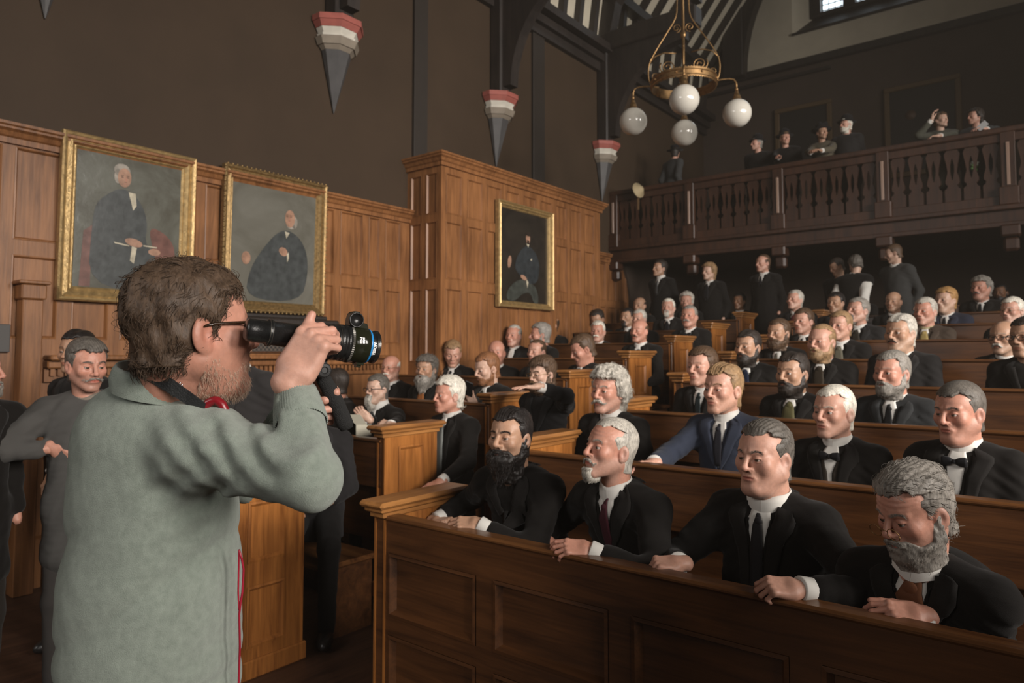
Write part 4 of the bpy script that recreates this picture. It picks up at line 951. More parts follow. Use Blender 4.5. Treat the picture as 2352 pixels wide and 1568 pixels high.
# ------------------------------------------------------------------ person
BLACK = (.0095, .0083, .0076)
def person(p):
    near = p['lod'] == 0; far = p['lod'] == 2; s = p.get('s', 1.0); fat = p.get('fat', 0)
    Hw = np.array(p['H'], float); zf = p['floor']; lean = p.get('lean', .06); by = p.get('yaw', 0)
    Rb = rotm(by); root = Hw-Rb @ np.array([0, -lean-.02, 0]); root = np.array([root[0], root[1], zf])
    t = thing('person', p['label'], 'person', tuple(root), math.radians(by), group=None)
    inv = lambda w: Rb.T @ (np.array(w, float)-root)
    H = inv(Hw); hz = H[2]; stand = p.get('stand', False)
    Rh = rotm(p.get('hyaw', 0), p.get('hpitch', 0), p.get('hroll', 0)); hs = s*p.get('hs', 1.0)
    NB = H+np.array([0, .040, -.155*s]); NB[1] = min(NB[1], .12)     # base of the neck
    tors = .50*s if not stand else .52*s; PZ_ = NB[2]-tors; PL = np.array([0, .02, PZ_])
    if stand: PL = np.array([NB[0], NB[1]*.5, PZ_])
    cdir = NB-PL; CH_ = PL+cdir*.66; BE = PL+cdir*.33
    sw = p.get('sw', .168)*s; SJ = {k: NB+np.array([k*sw, .012+p.get('sfwd', 0), -.078*s]) for k in (1, -1)}
    tgt = p.get('hands') or {}; W_ = {}; E_ = {}
    for k in (1, -1):   # +1: person's own left (x+)
        if k in tgt: T = inv(tgt[k]['w']) if 'w' in tgt[k] else np.array(tgt[k]['l'], float); hint = tgt[k].get('hint', (k*.6, .25, -1))
        elif stand: T = np.array([k*(sw+.035), -.05, PZ_-.045*s]); hint = (k*.2, 1, 0)
        else: T = np.array([k*.11, -.30, PZ_+.09]); hint = (k*.7, .6, -1)
        E_[k], W_[k] = ik(SJ[k], T, .285*s, .255*s, hint)
    ft = fat
    def torso(P, g):
        d = ell(P, PL, (.165+.04*ft+g, .115+.05*ft+g, .15)); d = smin(d, ell(P, BE+A3([0, -.012-.035*ft, 0]), (.150*s+.045*ft+g, .108*s+.065*ft+g, .17*s)), .07)
        d = smin(d, ell(P, CH_+A3([0, -.005, .01]), (.168*s+.025*ft+g, .112*s+.03*ft+g, .185*s)), .07)
        d = smin(d, rcone(P, SJ[1]*.72+SJ[-1]*.28+A3([0,0,-.01]), SJ[-1]*.72+SJ[1]*.28+A3([0,0,-.01]), .070*s+g, .070*s+g), .05)
        for k in (1, -1): d = smin(d, rcone(P, NB+A3([k*.02, .018, -.012]), SJ[k]+A3([0, .005, .012]), .046*s+g*.6, .056*s+g), .03)
        return d
    def arms(P, g, cut=.072):
        d = None
        for k in (1, -1):
            if p.get('noarm') == k: continue
            a = rcone(P, SJ[k], E_[k], .060*s+g+.008*ft, .047*s+g); wq = W_[k]+(W_[k]-E_[k])/(np.linalg.norm(W_[k]-E_[k])+1e-9)*(-cut); b = rcone(P, E_[k], wq, .048*s+g, .036*s+g*1.1); a = smin(a, b, .03)
            d = a if d is None else smin(d, a, .012)
        return d
    coat = p.get('coat', True)
    def jacket0(P):
        X, Y, Z = P; d = smin(torso(P, .012), arms(P, .008), .035)
        if stand or p.get('skirt'): d = smin(d, rcone((X*.72, Y, Z), PL+A3([0, 0, .02]), PL+A3([0, .0, -.24*s if not p.get('longcoat') else -.42]), .118+.03*ft, .135+.03*ft), .06)
        wr = .0042*fnoise((X, Y, Z), 34, p.get('seed', 1))+.0030*fnoise((X*.8, Y, Z*1.6), 62, p.get('seed', 1)+5)
        for k in (1, -1):   # crook folds
            e = E_[k]; dist = np.sqrt((X-e[0])**2+(Y-e[1])**2+(Z-e[2])**2); wr = wr+.0058*np.exp(-(dist/.10)**2)*np.sin(dist*130+fnoise(P, 20, 3)*2)
            e = SJ[k]+A3([k*-.01, -.03, -.07]); dist = np.sqrt((X-e[0])**2+(Y-e[1])**2+(Z-e[2])**2); wr = wr+.0052*np.exp(-(dist/.09)**2)*np.sin((X*k*.8+Z)*110)
        d = d+wr
        c = rcone(P, NB+A3([0, .012, -.030]), H, .052*s+.01*ft, .058*s+.01*ft); return smax(d, -c, .012)
    jc = p.get('jc', BLACK); jm = cloth_mat(jc, .85 if not p.get('knit') else .95)
    allp = np.stack([PL, NB, H]+[SJ[k] for k in SJ]+[E_[k] for k in E_]+[W_[k] for k in W_]); lo = allp.min(0)-.17; hi = allp.max(0)+.17; hi[2] = max(SJ[1][2], NB[2], E_[1][2], E_[-1][2], W_[1][2], W_[-1][2])+.12
    lo[2] = min(lo[2], PZ_-(.20 if not stand else .34)); 
    if p.get('longcoat'): lo[2] = PZ_-.6
    hgrid = .0085 if near else (.012 if not far else .017)
    V, Q = surf(jacket0, lo, hi, hgrid); mesh_np('jacket' if coat else 'sweater', V, Q, jm, t, True)
    if p.get('coatvest'):
        vf = lambda P: smax(torso(P, .030), -rcone(P, NB+A3([0, .012, -.030]), H, .06, .07), .01); Vv, Qv = surf(vf, lo, hi, hgrid); Vv = Vv; mesh_np('waistcoat', Vv, Qv, cloth_mat(BLACK), t, True)
    # ---- skin: head, neck, inner torso, hands as one body mesh
    p['neckto'] = tuple(Rh.T @ (NB-np.array([0, 0, .045])-H)/hs); hf = head_fn(p); hh = .0026 if near else (.0038 if not far else .0052)
    hv, hq = surf(hf, (-.125, -.13, -.215), (.125, .165, .135), hh); col = head_col(hv, p)
    TF = lambda V: (V*hs) @ Rh.T+H
    parts = [(TF(hv), hq)]; cols = [col]; sk = np.array(SKINC[p.get('skin', 'pink')])
    bf = lambda P: smin(torso(P, -.012), arms(P, -.010, .0), .03); bv, bq = surf(bf, lo, hi, .024 if far else .02); parts.append((bv, bq)); cols.append(np.tile(sk, (len(bv), 1)))
    cuffs = []
    for k in (1, -1):
        if p.get('nohand') == k or p.get('noarm') == k or (far and k not in tgt): continue
        g = tgt.get(k, {}); fa = (W_[k]-E_[k]); fa = fa/np.linalg.norm(fa)
        fd = np.array(g.get('fing', fa*.8+np.array([0, -.25, -.25])), float)
        if 'fingw' in g: fd = Rb.T @ np.array(g['fingw'], float)
        bk = np.array(g.get('back', (k*.25, 0, 1)), float)
        if 'backw' in g: bk = Rb.T @ np.array(g['backw'], float)
        R, o = hand_frame(W_[k], fd, bk); hm, hq2 = hand_mesh(.0024 if near else (.0036 if not far else .005), curl=g.get('curl', (.35, .4, .45, .5)), thumb=g.get('thumb', (.55, .3)), spread=g.get('spread', 1), side=1 if k == -1 else -1)
        sc = s*.93; v = (hm*sc) @ R.T+o; parts.append((v, hq2)); kn = np.tile(sk, (len(v), 1)); tipw = np.clip((hm[:, 0]-.085)/.1, 0, 1)[:, None]*.45; kn = kn*(1-tipw)+kn*np.array([1, .70, .66])*tipw; cols.append(kn)
        cuffs.append((W_[k], fa, k))
    V, Q = join(parts); mesh_np('body', V, Q, M['skin'], t, True, np.concatenate(cols))
    if not p.get('eyeless'):
        ev, eq, ec = eyes_mesh(p); h_ = len(ev)//2; hq_ = eq[:len(eq)//2]; mesh_np('eye', TF(ev[:h_]), hq_, M['eye'], t, True, ec[:h_]); mesh_np('eye', TF(ev[h_:]), hq_, M['eye'], t, True, ec[h_:])
    # ---- shirt cuffs
    if coat and not p.get('nocuff') and cuffs:
        for w, fa, k in cuffs: b = MB(); b.lathe([(.030*s, 0), (.034*s, .002), (.038*s, .076), (.035*s, .080)], tuple(w-fa*.084), tuple(fa), 20); b.build('shirt_cuff', M['linen'], t)
    # ---- hair, beard, moustache
    if p.get('hair'):
        hfn = hair_fn(p, hf); hv2, hq2 = surf(hfn, (-.13, -.145, -.16), (.13, .16, .165), hh*1.15); ps = [(hv2, hq2)] if len(hv2) else []
        if not far and len(hv2):
            ps.append(hair_strands(p, hv2, hfn, (p.get('nst', 1600) if near else 350), near))
        if ps: V, Q = join(ps); mesh_np('hair', TF(V), Q, hair_mat(HAIRC[p.get('hairc', 'brown')], p.get('hrough', .5)), t, True)
    if p.get('beard'):
        st_ = p['beard']
        bfn = beard_fn(p, hf); v, q = surf(bfn, (-.10, -.16, -.16-p.get('blen', 0)-.03), (.10, .03, .02), hh); ps = [(v, q)] if len(v) else []
        if not far and len(v):
            r = np.random.RandomState(4); n_ = (p.get('nbst', 1300) if near else 300); k = r.randint(0, len(v), n_); Pp = v[k]; nr = grad(bfn, Pp, .005); d = np.stack([Pp[:, 0]*2, -.25*np.ones(n_), -np.ones(n_)], 1); d -= nr*np.sum(d*nr, 1, keepdims=True)*.7; d /= np.linalg.norm(d, axis=1, keepdims=True)
            ps.append(strands(Pp-nr*.002, d, nr, (.011 if st_ != 'stub' else .004)+.25*p.get('blen', 0), .0009 if near else .0018, .5, 4 if near else 3, .3, .2, 5))
        if ps: V, Q = join(ps); mesh_np('beard', TF(V), Q, hair_mat(HAIRC[p.get('beardc', p.get('hairc', 'brown'))], .6), t, True)
    if p.get('mous'):
        mf = mous_fn(p); v, q = surf(mf, (-.06, -.125, -.085), (.06, -.065, -.030), min(hh, .0032)); ps = [(v, q)]
        if near:
            r = np.random.RandomState(4); k = r.randint(0, len(v), 260); Pp = v[k]; nr = grad(mf, Pp, .003); d = np.stack([np.sign(Pp[:, 0]), 0*Pp[:, 0], -.55*np.ones(260)], 1); d /= np.linalg.norm(d, axis=1, keepdims=True); ps.append(strands(Pp-nr*.001, d, nr, .010, .0008, .2, 3, .2, .1, 5))
        V, Q = join(ps); mesh_np('moustache', TF(V), Q, hair_mat(HAIRC[p.get('mousc', p.get('beardc', p.get('hairc', 'brown')))], .6), t, True)
    if not far and p.get('brow', .55) > 0 and p.get('lod') == 0:
        n_ = 130; r = np.random.RandomState(2); u = r.rand(n_); sg = np.where(r.rand(n_) > .5, 1, -1); x = .012+.036*u; z = .0235+.0045*np.sin(u*3.0)+r.randn(n_)*.0016; y = -.092+.35*(x-.012)
        Pp = snap(hf, np.stack([x*sg, y, z], 1), .0); nr = grad(hf, Pp, .003); d = np.stack([sg*.9, .3*np.ones(n_), .25-.5*u], 1); V, Q = strands(Pp, d, nr, .008*p.get('browl', 1), .0008, .1, 3, .25, 0, 2)
        mesh_np('eyebrows', TF(V), Q, hair_mat(HAIRC[p.get('browc', p.get('hairc', 'brown'))], .6), t, True)
    # ---- collar, shirt front, waistcoat, lapels, tie
    rn = .0600*s+.009*ft
    axn = (H+Rh @ np.array([0, .028, -.055])*hs-(NB+A3([0, .012, -.030]))); axn /= np.linalg.norm(axn); cb = NB+A3([0, .010, -.020]); ux = np.array([1., 0, 0]); uy = np.cross(axn, ux); uy /= np.linalg.norm(uy); ux = np.cross(uy, axn)
    def cring(ang, r, h): return cb+ux*(r*math.sin(ang))-uy*(r*math.cos(ang))+axn*h-uy*.006   # ang 0 = front
    if p.get('collar', 'fold'):
        ct = p.get('collar', 'fold'); vs = []; n_ = 36; gap = .004; hcol = .056*s*p.get('ch', 1)
        prof = [(rn+.002, -.025), (rn+.001, hcol*.5), (rn-.003, hcol), (rn+.001, hcol+.001)] ; prof += [(rn+.008, hcol*.6), (rn+.014, .004)] if ct == 'fold' else [(rn+.005, hcol*.5), (rn+.006, -.02)]
        for i in range(n_+1):
            a = gap+(2*math.pi-2*gap)*i/n_; fr = math.exp(-(min(a, 2*math.pi-a)/.5)**2)
            for j, (r_, h_) in enumerate(prof):
                h2 = h_-(.012*fr if j in (1, 2, 3) else 0)-(.020*fr if (j == len(prof)-1 and ct == 'fold') else 0); v = cring(a, r_*1.03, h2); vs.append(v)
        m_ = len(prof); q = [(i*m_+j, i*m_+j+1, (i+1)*m_+j+1, (i+1)*m_+j) for i in range(n_) for j in range(m_-1)]
        mesh_np('shirt_collar', vs, q, M['linen'] if not p.get('shirtc') else cloth_mat(p['shirtc']), t, True)
    if coat:
        fn = jacket0; off = lambda x, y, z: NB+A3([x, y, z])*s; vd = p.get('vd', 1.0)
        Vb = -.27*vd; inner = [(.0, .080, .030), (.050, .060, .026), (.066, .012, .008), (.056, -.055, -.045), (.040, -.11, -.11), (.022, -.13, Vb*.75), (.004, -.14, Vb)]
        outer = [(.0, .095, -.012), (.068, .078, -.012), (.094, .012, -.020), (.112, -.055, -.075), (.094, -.11, -.125), (.056, -.13, Vb*.8), (.008, -.14, Vb-.02)]
        ps = []
        n1, n2 = (22, 5) if near else (14, 4)
        if not p.get('buttoned') or not far:
            for k in (1, -1):
                a = [off(x*k, y, z) for x, y, z in inner]; b_ = [off(x*k, y, z) for x, y, z in outer]; ps.append(patch(fn, a, b_, n1, n2, .009, .006) if k == -1 else patch(fn, b_, a, n1, n2, .009, .006))
            V, Q = join(ps); mesh_np('lapels', V, Q, cloth_mat(tuple(x*1.15+.002 for x in jc), .8), t, True)
        if not p.get('buttoned'):
            zt = .0; sh = [[off(k*x, -.09, z) for x, z in ((.028, .016), (.040, -.05), (.038, -.12), (.018, Vb*.8), (.003, Vb))] for k in (-1, 1)]
            wc = p.get('wc', BLACK)
            V, Q = patch(fn, sh[0], sh[1], n1, n2+2, .0025, .004); mesh_np('shirt_front', V, Q, M['linen'], t, True)
            wt = p.get('wtop', .15)
            if p.get('waist', True):
                wl = [[off(k*x, -.11, z) for x, z in ((.046, -.045), (.044, -wt), (.024, Vb*.8), (.004, Vb-.02))] for k in (-1, 1)]; mid = [[off(k*x, -.11, z) for x, z in ((.040, -.050), (.012, -wt-.035), (.003, Vb*.85), (.001, Vb-.02))] for k in (-1, 1)]
                V, Q = join([patch(fn, wl[0], mid[0], n1, 4, .0055, .004), patch(fn, mid[1], wl[1], n1, 4, .0055, .004)]); mesh_np('waistcoat', V, Q, cloth_mat(wc, .8), t, True)
        tie = p.get('tie', 'tie'); tc = p.get('tc', (.010, .010, .012)); tm = cloth_mat(tc, .55)
        kc = cring(0, rn+.027, -.026)
        kc = snap(fn, np.array([kc]), .010, 3)[0] if tie != 'bow' else snap(fn, np.array([kc]), .014, 3)[0]
        if tie in ('tie', 'cravat'):
            b = MB(); wk = .0150 if tie == 'tie' else .022; b.sphere((0,0,0), 1, 14, 9); b.v = [(kc[0]+v[0]*wk, kc[1]+v[1]*.009, kc[2]-.006+v[2]*wk*.95) for v in b.v]; kk = [(np.array(b.v), None)]
            kn_ = b.build('tie_knot', tm, t)
            ww = (.007, .017, .024, .018) if tie == 'tie' else (.014, .036, .046, .030); zz = (-.012, -.07, -.15, -.25*vd)
            le = [off(-w, -.12, z) for w, z in zip(ww, zz)]; ri = [off(w, -.12, z) for w, z in zip(ww, zz)]; V, Q = patch(fn, le, ri, 12, 5, .0115, .005); mesh_np('necktie', V, Q, tm, t, True)
        elif tie == 'bow':
            b = MB()
            for k in (1, -1): b.rings([[Vector((kc[0]+k*x, kc[1]-.006+yy, kc[2]-.006+z*h_)) for yy, z in ((-.006, -1), (-.009, 0), (-.006, 1), (.004, 1), (.006, 0), (.004, -1))] for x, h_ in ((.003, .008), (.018, .017), (.040, .021), (.048, .017))])
            b.sphere((kc[0], kc[1]-.008, kc[2]-.006), .010, 10, 7); b.build('bow_tie', tm, t)
        if near or p.get('button'):
            b = MB(); P_ = snap(fn, np.array([off(.018, -.14, Vb-.035), off(.004, -.13, -.16), off(.004, -.13, -.20)]), .009)
            for q_, r_ in zip(P_[:1], (.009,)): n_ = grad(fn, np.array([q_]))[0]; b.lathe([(r_*.6, .003), (r_, .002), (r_, 0)][::-1], tuple(q_), tuple(n_), 14)
            b.build('coat_button', plain('horn_button', (.05, .045, .042), .3) if 'btn' not in M else M['btn'], t)
    if p.get('glasses'):
        gc = p['glasses']; b = MB(); r_ = .0013 if gc != 'black' else .0024
        for k in (1, -1):
            zc = -.002 if not p.get('gdrop') else -.018
            yy = -.108 if not p.get('gdrop') else -.118
            n_ = 20; ring = [Vector((k*.032+.021*math.cos(a)*(1 if gc == 'wire' else 1.05), yy+.10*abs(.0), zc+(.017 if gc != 'black' else .016)*math.sin(a))) for a in [2*math.pi*i/n_ for i in range(n_+1)]]
            b.tube(ring, r_, 6); 
            if not p.get('gdrop'): b.tube([(k*.053, yy, zc+.006), (k*.076, -.09, zc+.008), (k*.082, -.02, zc+.006), (k*.084, .02, zc-.004)], r_, 6)
        b.tube([(-.012, yy, zc+.006), (0, yy-.003, zc+.010), (.012, yy, zc+.006)], r_, 6)
        b.v = [tuple(TF(np.array([v]))[0]) for v in b.v]; b.build('spectacles', M['black'] if gc == 'black' else M['brass'], t)
    if p.get('hat'):
        b = MB(); hr = .094; ht = p['hat']
        if ht == 'bowler': b.lathe([(.150, .050), (.156, .054), (.110, .058), (hr, .064), (hr, .11), (.086, .16), (.05, .185), (.002, .19)], (0, .015, 0), (0, .08, 1), 28)
        if ht == 'brim': b.lathe([(.17, .055), (.172, .06), (.11, .064), (.088, .068), (.088, .11), (.092, .15), (.05, .165), (.002, .166)], (0, .015, 0), (0, .1, 1), 28); b.sphere((.05, -.03, .15), .045, 10, 7); b.sphere((-.04, .0, .16), .04, 10, 7)
        if ht == 'flower': b.lathe([(.15, .055), (.152, .06), (.10, .066), (.085, .07), (.09, .12), (.06, .15), (.002, .155)], (0, .015, 0), (0, .1, 1), 28)
        b.v = [tuple(TF(np.array([v]))[0]) for v in b.v]; b.build('hat', cloth_mat(p.get('hatc', (.012, .011, .012)), .8), t)
    # ---- trousers and shoes
    if not p.get('legless'):
        pz = PL[2]; ls = []
        if stand:
            kneez = pz*.53; pts = {k: [PL+A3([k*.085, 0, -.02]), A3([PL[0]+k*.10, PL[1]-.02, kneez]), A3([PL[0]+k*.105, PL[1]+.01, .07])] for k in (1, -1)}
        else:
            kz = max(.40, min(.56, pz-.03)); ky = max(-.40, p['ky']-root[1]) if 'ky' in p else -.40; pts = {k: [PL+A3([k*.085, -.01, -.03]), A3([k*.13, ky, kz]), A3([k*.12, ky+.02, .08])] for k in (1, -1)}
        def tf(P):
            X, Y, Z = P; d = ell(P, PL+A3([0, 0, -.02]), (.165+.03*ft, .115+.04*ft, .13))
            for k in (1, -1): a, b_, c = pts[k]; d = smin(d, smin(rcone(P, a, b_, .090, .066), rcone(P, b_, c, .064, .050), .03), .03)
            return d+.004*fnoise(P, 35, 2)
        allq = np.stack([x for k in pts for x in pts[k]]+[PL]); V, Q = surf(tf, allq.min(0)-[.19, .17, .06], allq.max(0)+[.19, .17, .14], .02 if not near else .016); mesh_np('trousers', V, Q, cloth_mat(p.get('trc', (.014, .013, .013))), t, True)
        for k in (1, -1): b = MB(); c = pts[k][2]; b.sphere((c[0], c[1]-.06, .045), 1, 14, 9, (.046, .135, .048)); b.v = [(v[0], v[1], max(v[2], .004)) for v in b.v]; b.build('shoe', M['black'], t)
    return t, dict(H=H, NB=NB, E=E_, W=W_, root=root, Rb=Rb)
M['linen'] = cloth_mat((.66, .64, .60), .6, .1, .1)
def rowpos(px, py, k, left=False, dy=.68):
    Y = (1.98+.03*min(k, 4) if left else 2.16)+1.03*k+dy; return on_plane(px, py, 1, Y)
# ------------------------------------------------------------------ the seated and standing men
def cast(label, px, py, h, row, side, a=35, **k):
    """px,py head centre in the photograph, h chin-to-crown height, a apparent turn to the left"""
    base = (1.98+.03*min(row, 4) if side == 'L' else 2.16)+1.03*row
    r = ray(px, py); d0 = .245*FPX/h; Y = d0*r[1]
    lo, hi = k.pop('yr', (.52, .78)); Y = min(max(Y, base+lo), base+hi)
    if 'Y' in k: Y = k.pop('Y')
    H = on_plane(px, py, 1, Y); d = (H-CAMP) @ FV
    hs = min(1.10, max(.90, h*d/FPX/.245)); phic = 38.4-math.degrees(math.atan((px-CX)/FPX))
    tot = phic-a; b = k.pop('b', max(-28, min(22, tot*.35)))
    rr_ = random.Random(int(px*7+py)); k.setdefault('jaw', 1+rr_.uniform(-.05, .07)); k.setdefault('nose', 1+rr_.uniform(-.08, .18)); k.setdefault('fat', max(0, rr_.uniform(-.3, .5))); k.setdefault('gaze', (rr_.uniform(-10, 12), rr_.uniform(-4, 6)))
    k.setdefault('s', .96+.04*hs); lod = k.pop('lod', 0 if h > 98 else (1 if h > 60 else 2))
    p = dict(H=H, floor=k.pop('floor', .174*row), lod=lod, label=label, yaw=b, hyaw=tot-b, hs=hs/k['s'], seed=int(px+py) % 97+1); p['ky'] = base+.16; p.update(k)
    return person(p)
BR = lambda px, py, Y=2.20: on_plane(px, py, 1, Y)
LFT, AWY = -RV, f0
cast('bearded young man with slicked black hair and a long bushy black beard, hands clasped', 1172, 1003, 128, 0, 'R', 34, yr=(.30, .8), skin='tan', hair='slick', hairc='black', comb='side', part=.03, beard='long', blen=.045, mous=True, mw=1.15, mtip=-.2, mbig=.9, brow=.8, lean=.24, collar=None, buttoned=True, tie=None, flush=.4, stubble=.3, hpitch=-2, hrough=.38,
     hands={1: dict(w=BR(1098, 1203, 2.24), fingw=LFT*1+AWY*.1+[0,0,.02], backw=[.3,-.5,.9], curl=(.45,.5,.6,.6), thumb=(.45,.3), hint=(.9,.3,-.5)), -1: dict(w=BR(1000, 1195, 2.40), fingw=RV*.75-AWY*.6+[0,0,.12], backw=[-.3,-.1,1], curl=(.8,.9,.9,.9), thumb=(.4,.5), hint=(-.8,.6,-.4))})
cast('man with cropped silver hair and grey goatee looking up, hands clasped on the pew front', 1402, 1030, 140, 0, 'R', 56, yr=(.30, .8), skin='ruddy', hair='crop', hairc='silver', rec=.055, beard='chin', beardc='silver', blen=.0, mous=True, mbig=.6, mdroop=.014, brow=.35, browc='silver', lean=.20, hpitch=-9, wrinkle=1, tc=(.05, .012, .018), tie='tie', wc=BLACK, stubble=.25, flush=.8, vd=1.1,
     hands={1: dict(w=BR(1352, 1262, 2.20), fingw=LFT*.95+[0,0,.12], backw=[.2,-.6,.8], curl=(.5,.6,.65,.7), thumb=(.35,.2), hint=(.9,.2,-.6)), -1: dict(w=BR(1222, 1245, 2.42), fingw=RV*.8-AWY*.5+[0,0,.25], backw=[-.3,.1,1], curl=(.7,.8,.85,.9), thumb=(.4,.4), hint=(-.8,.6,-.4))})
cast('stout man with combed-back hair, black suit and tie, fists resting on the pew front', 1755, 1047, 158, 0, 'R', 36, yr=(.34, .8), skin='pink', hair='receding', rec=-.04, hairc='pepper', fat=.95, lean=.16, hpitch=2, tc=(.016,.015,.017), brow=.35, jaw=1.08, flush=.6, stubble=.05, vd=1.35, wtop=.2,
     hands={-1: dict(w=BR(1560, 1293, 2.26), fingw=LFT*.9-AWY*.2+[0,0,.05], backw=[.0,-.45,.9], curl=(1.1,1.15,1.2,1.2), thumb=(.5,.8), hint=(-.8,.6,-.5)), 1: dict(w=BR(1832, 1352, 2.18), fingw=LFT*.9-AWY*.0+[0,0,.10], backw=[.2,-.5,.85], curl=(.95,1.0,1.05,1.1), thumb=(.4,.7), hint=(.9,.4,-.5))})
cast('grey-bearded man with wavy grey hair and pince-nez low on his nose, leaning over the pew', 2098, 1170, 196, 0, 'R', 44, yr=(.14, .8), skin='ruddy', hair='full', vol=.8, rec=.02, hairc='grey', beard='short', beardc='grey', mous=True, mousc='grey', glasses='wire', gdrop=1, brow=.5, lean=.42, hpitch=20, wrinkle=1, collar='fold', tie='cravat', tc=(.14,.055,.025), flush=.7, jaw=1.03, fat=.35, nose=1.1,
     hands={1: dict(w=BR(2114, 1412, 2.25), fingw=LFT*.95+[0,0,.10], backw=[.1,-.7,.8], curl=(.55,.6,.7,.7), thumb=(.45,.2), hint=(.8,.9,-.2)), -1: dict(w=BR(1938, 1384, 2.36), fingw=RV*.9-AWY*.2+[0,0,.22], backw=[-.4,.1,.9], curl=(.5,.6,.6,.6), thumb=(.5,.2), hint=(-.8,.6,-.6))})
cast('old man with a mass of curly white hair and a drooping white moustache, black coat', 1397, 897, 116, 1, 'R', 36, skin='ruddy', hair='mop', hairc='silver', hside=1, mous=True, mw=1.25, mbig=1.15, mdroop=.014, mousc='silver', brow=.3, wrinkle=1, ch=1.25, tie=None, waist=False, buttoned=True, stubble=.2, flush=.4, lean=.12, nose=1.1, skirt=1, vol=.75)
cast('man in a slate-blue suit with combed fair-brown hair and a stiff white collar', 1660, 893, 112, 1, 'R', 36, skin='pink', hair='slick', hairc='fair', part=.03, comb='side', jc=(.030,.036,.055), wc=(.022,.026,.040), tc=(.02,.02,.026), ch=1.2, brow=.3, lean=.08, flush=.7, hands={-1: dict(w=BR(1500, 1062, 3.30), hint=(-.8,.6,-.6), fingw=[-.5,-.8,0])})
cast('man with short white hair, black bow tie and grey-brown waistcoat', 1915, 945, 118, 1, 'R', 34, skin='pink', hair='crop', hairc='white', vol=1.4, tie='bow', wc=(.035,.028,.022), ch=1.2, brow=.2, flush=.6, vd=1.25, wtop=.10, stubble=.05, rec=.02)
cast('ruddy man with short dark-grey hair and a loose black bow tie, beside the right edge', 2203, 945, 134, 1, 'R', 34, yr=(.42, .8), skin='ruddy', hair='crop', vol=1.6, hairc='pepper', tie='bow', ch=1.2, brow=.35, fat=.45, flush=.6, vd=1.3, hpitch=6, wtop=.16)
cast("dark-haired man in a wide black tie, just behind the man in the blue suit", 1612, 842, 90, 2, 'R', 36, skin='pink', hair='short', vol=1.6, hairc='brown', brow=.5, tc=(.012,.018,.02))
cast('young man with side-parted dark hair, trimmed dark beard and a patterned olive tie', 1820, 857, 92, 2, 'R', 34, skin='tan', hair='slick', hairc='dark', part=.03, comb='side', beard='short', mous=True, brow=.75, tie='cravat', tc=(.09,.08,.035), wc=(.012,.014,.012), flush=.4)
cast('man with short grey hair and a full clipped grey beard in a charcoal suit', 2048, 856, 98, 2, 'R', 34, skin='ruddy', hair='short', hairc='grey', beard='short', beardc='grey', mous=True, brow=.5, jc=(.022,.023,.024), tc=(.01,.01,.011), flush=.5)
cast('man in dark glasses half cut off by the right edge of the photo', 2358, 775, 98, 3, 'R', 30, skin='tan', hair='short', hairc='dark', glasses='black', tie=None, buttoned=True, collar=None)
cast('young man with a full dark beard and slicked dark hair, dark blue cravat', 1718, 797, 76, 3, 'R', 34, skin='tan', hair='slick', hairc='dark', beard='short', mous=True, brow=.75, tie='cravat', tc=(.012,.016,.035), ch=1.1)
cast('man with thin reddish-fair hair and a pale ginger beard, dark brown cravat', 1887, 785, 88, 3, 'R', 32, skin='pink', hair='thin', hairc='fair', beard='short', beardc='fair', mous=True, brow=.25, tie='cravat', tc=(.03,.022,.014), fat=.4, hands=None)
cast('broad man with combed silver-grey hair and a small dark moustache', 2068, 765, 98, 3, 'R', 32, skin='tan', hair='slick', hairc='silver', mous=True, mbig=.75, mousc='dark', brow=.5, browc='pepper', jc=(.014,.013,.013), fat=.6, tie=None, wc=BLACK, jaw=1.05)
cast('old balding man with wire glasses and a drooping grey moustache', 2305, 775, 84, 4, 'R', 26, skin='tan', hair='bald', hairc='silver', mous=True, mousc='silver', mdroop=.018, mbig=1.3, glasses='black', tie=None, buttoned=True)
cast('man with a rounded brown beard, turned-down collar and grey patterned tie', 1788, 765, 66, 4, 'R', 34, skin='tan', hair='short', hairc='brown', beard='full', mous=True, tc=(.10,.09,.07), brow=.5)
cast('clean-shaven man with dark swept hair behind the ginger-bearded man', 1845, 738, 60, 5, 'R', 34, skin='pink', hair='short', hairc='brown', vol=1.4)
cast('fair-haired elderly man in a black coat between two dark-suited men', 1930, 748, 66, 4, 'R', 30, skin='pink', hair='short', hairc='fair', tie='cravat', tc=(.12,.11,.08))
cast('tall man with grey temples, moustache and black goatee in a heavy coat', 1970, 714, 62, 5, 'R', 40, skin='pink', hair='short', hairc='grey', mous=True, mousc='dark', beard='goatee', beardc='pepper', jc=(.018,.017,.017), tie='cravat', tc=(.03,.025,.018), hpitch=-6, s=1.05)
cast('square-jawed man in a brown tweed jacket with a yellow scarf, arms folded', 2125, 716, 64, 5, 'R', 28, skin='ruddy', hair='short', hairc='silver', jc=(.055,.040,.030), tie='cravat', tc=(.35,.26,.10), wc=(.05,.035,.025), shirtc=(.4,.34,.2))
cast('white-haired man in rimless glasses near the right edge', 2325, 714, 62, 5, 'R', 30, skin='pink', hair='short', hairc='white', glasses='wire', tie=None, buttoned=True)
cast('young dark-haired man seated in the back rows beside the grey-templed man', 1920, 696, 48, 6, 'R', 30, skin='olive', hair='short', hairc='black', vol=1.5)
cast('man with wavy brown hair showing only above the grey-templed head', 1966, 672, 46, 7, 'R', 20, skin='tan', hair='curly', hairc='brown', vol=.5)
cast('bald-browed man half hidden behind the silver-haired broad man', 2052, 693, 48, 6, 'R', 20, skin='tan', hair='bald', hairc='dark')
cast('dark-moustached man with a high forehead in the back rows', 2097, 680, 44, 7, 'R', 15, skin='pink', hair='receding', hairc='dark', mous=True, mbig=1.3, mousc='dark')
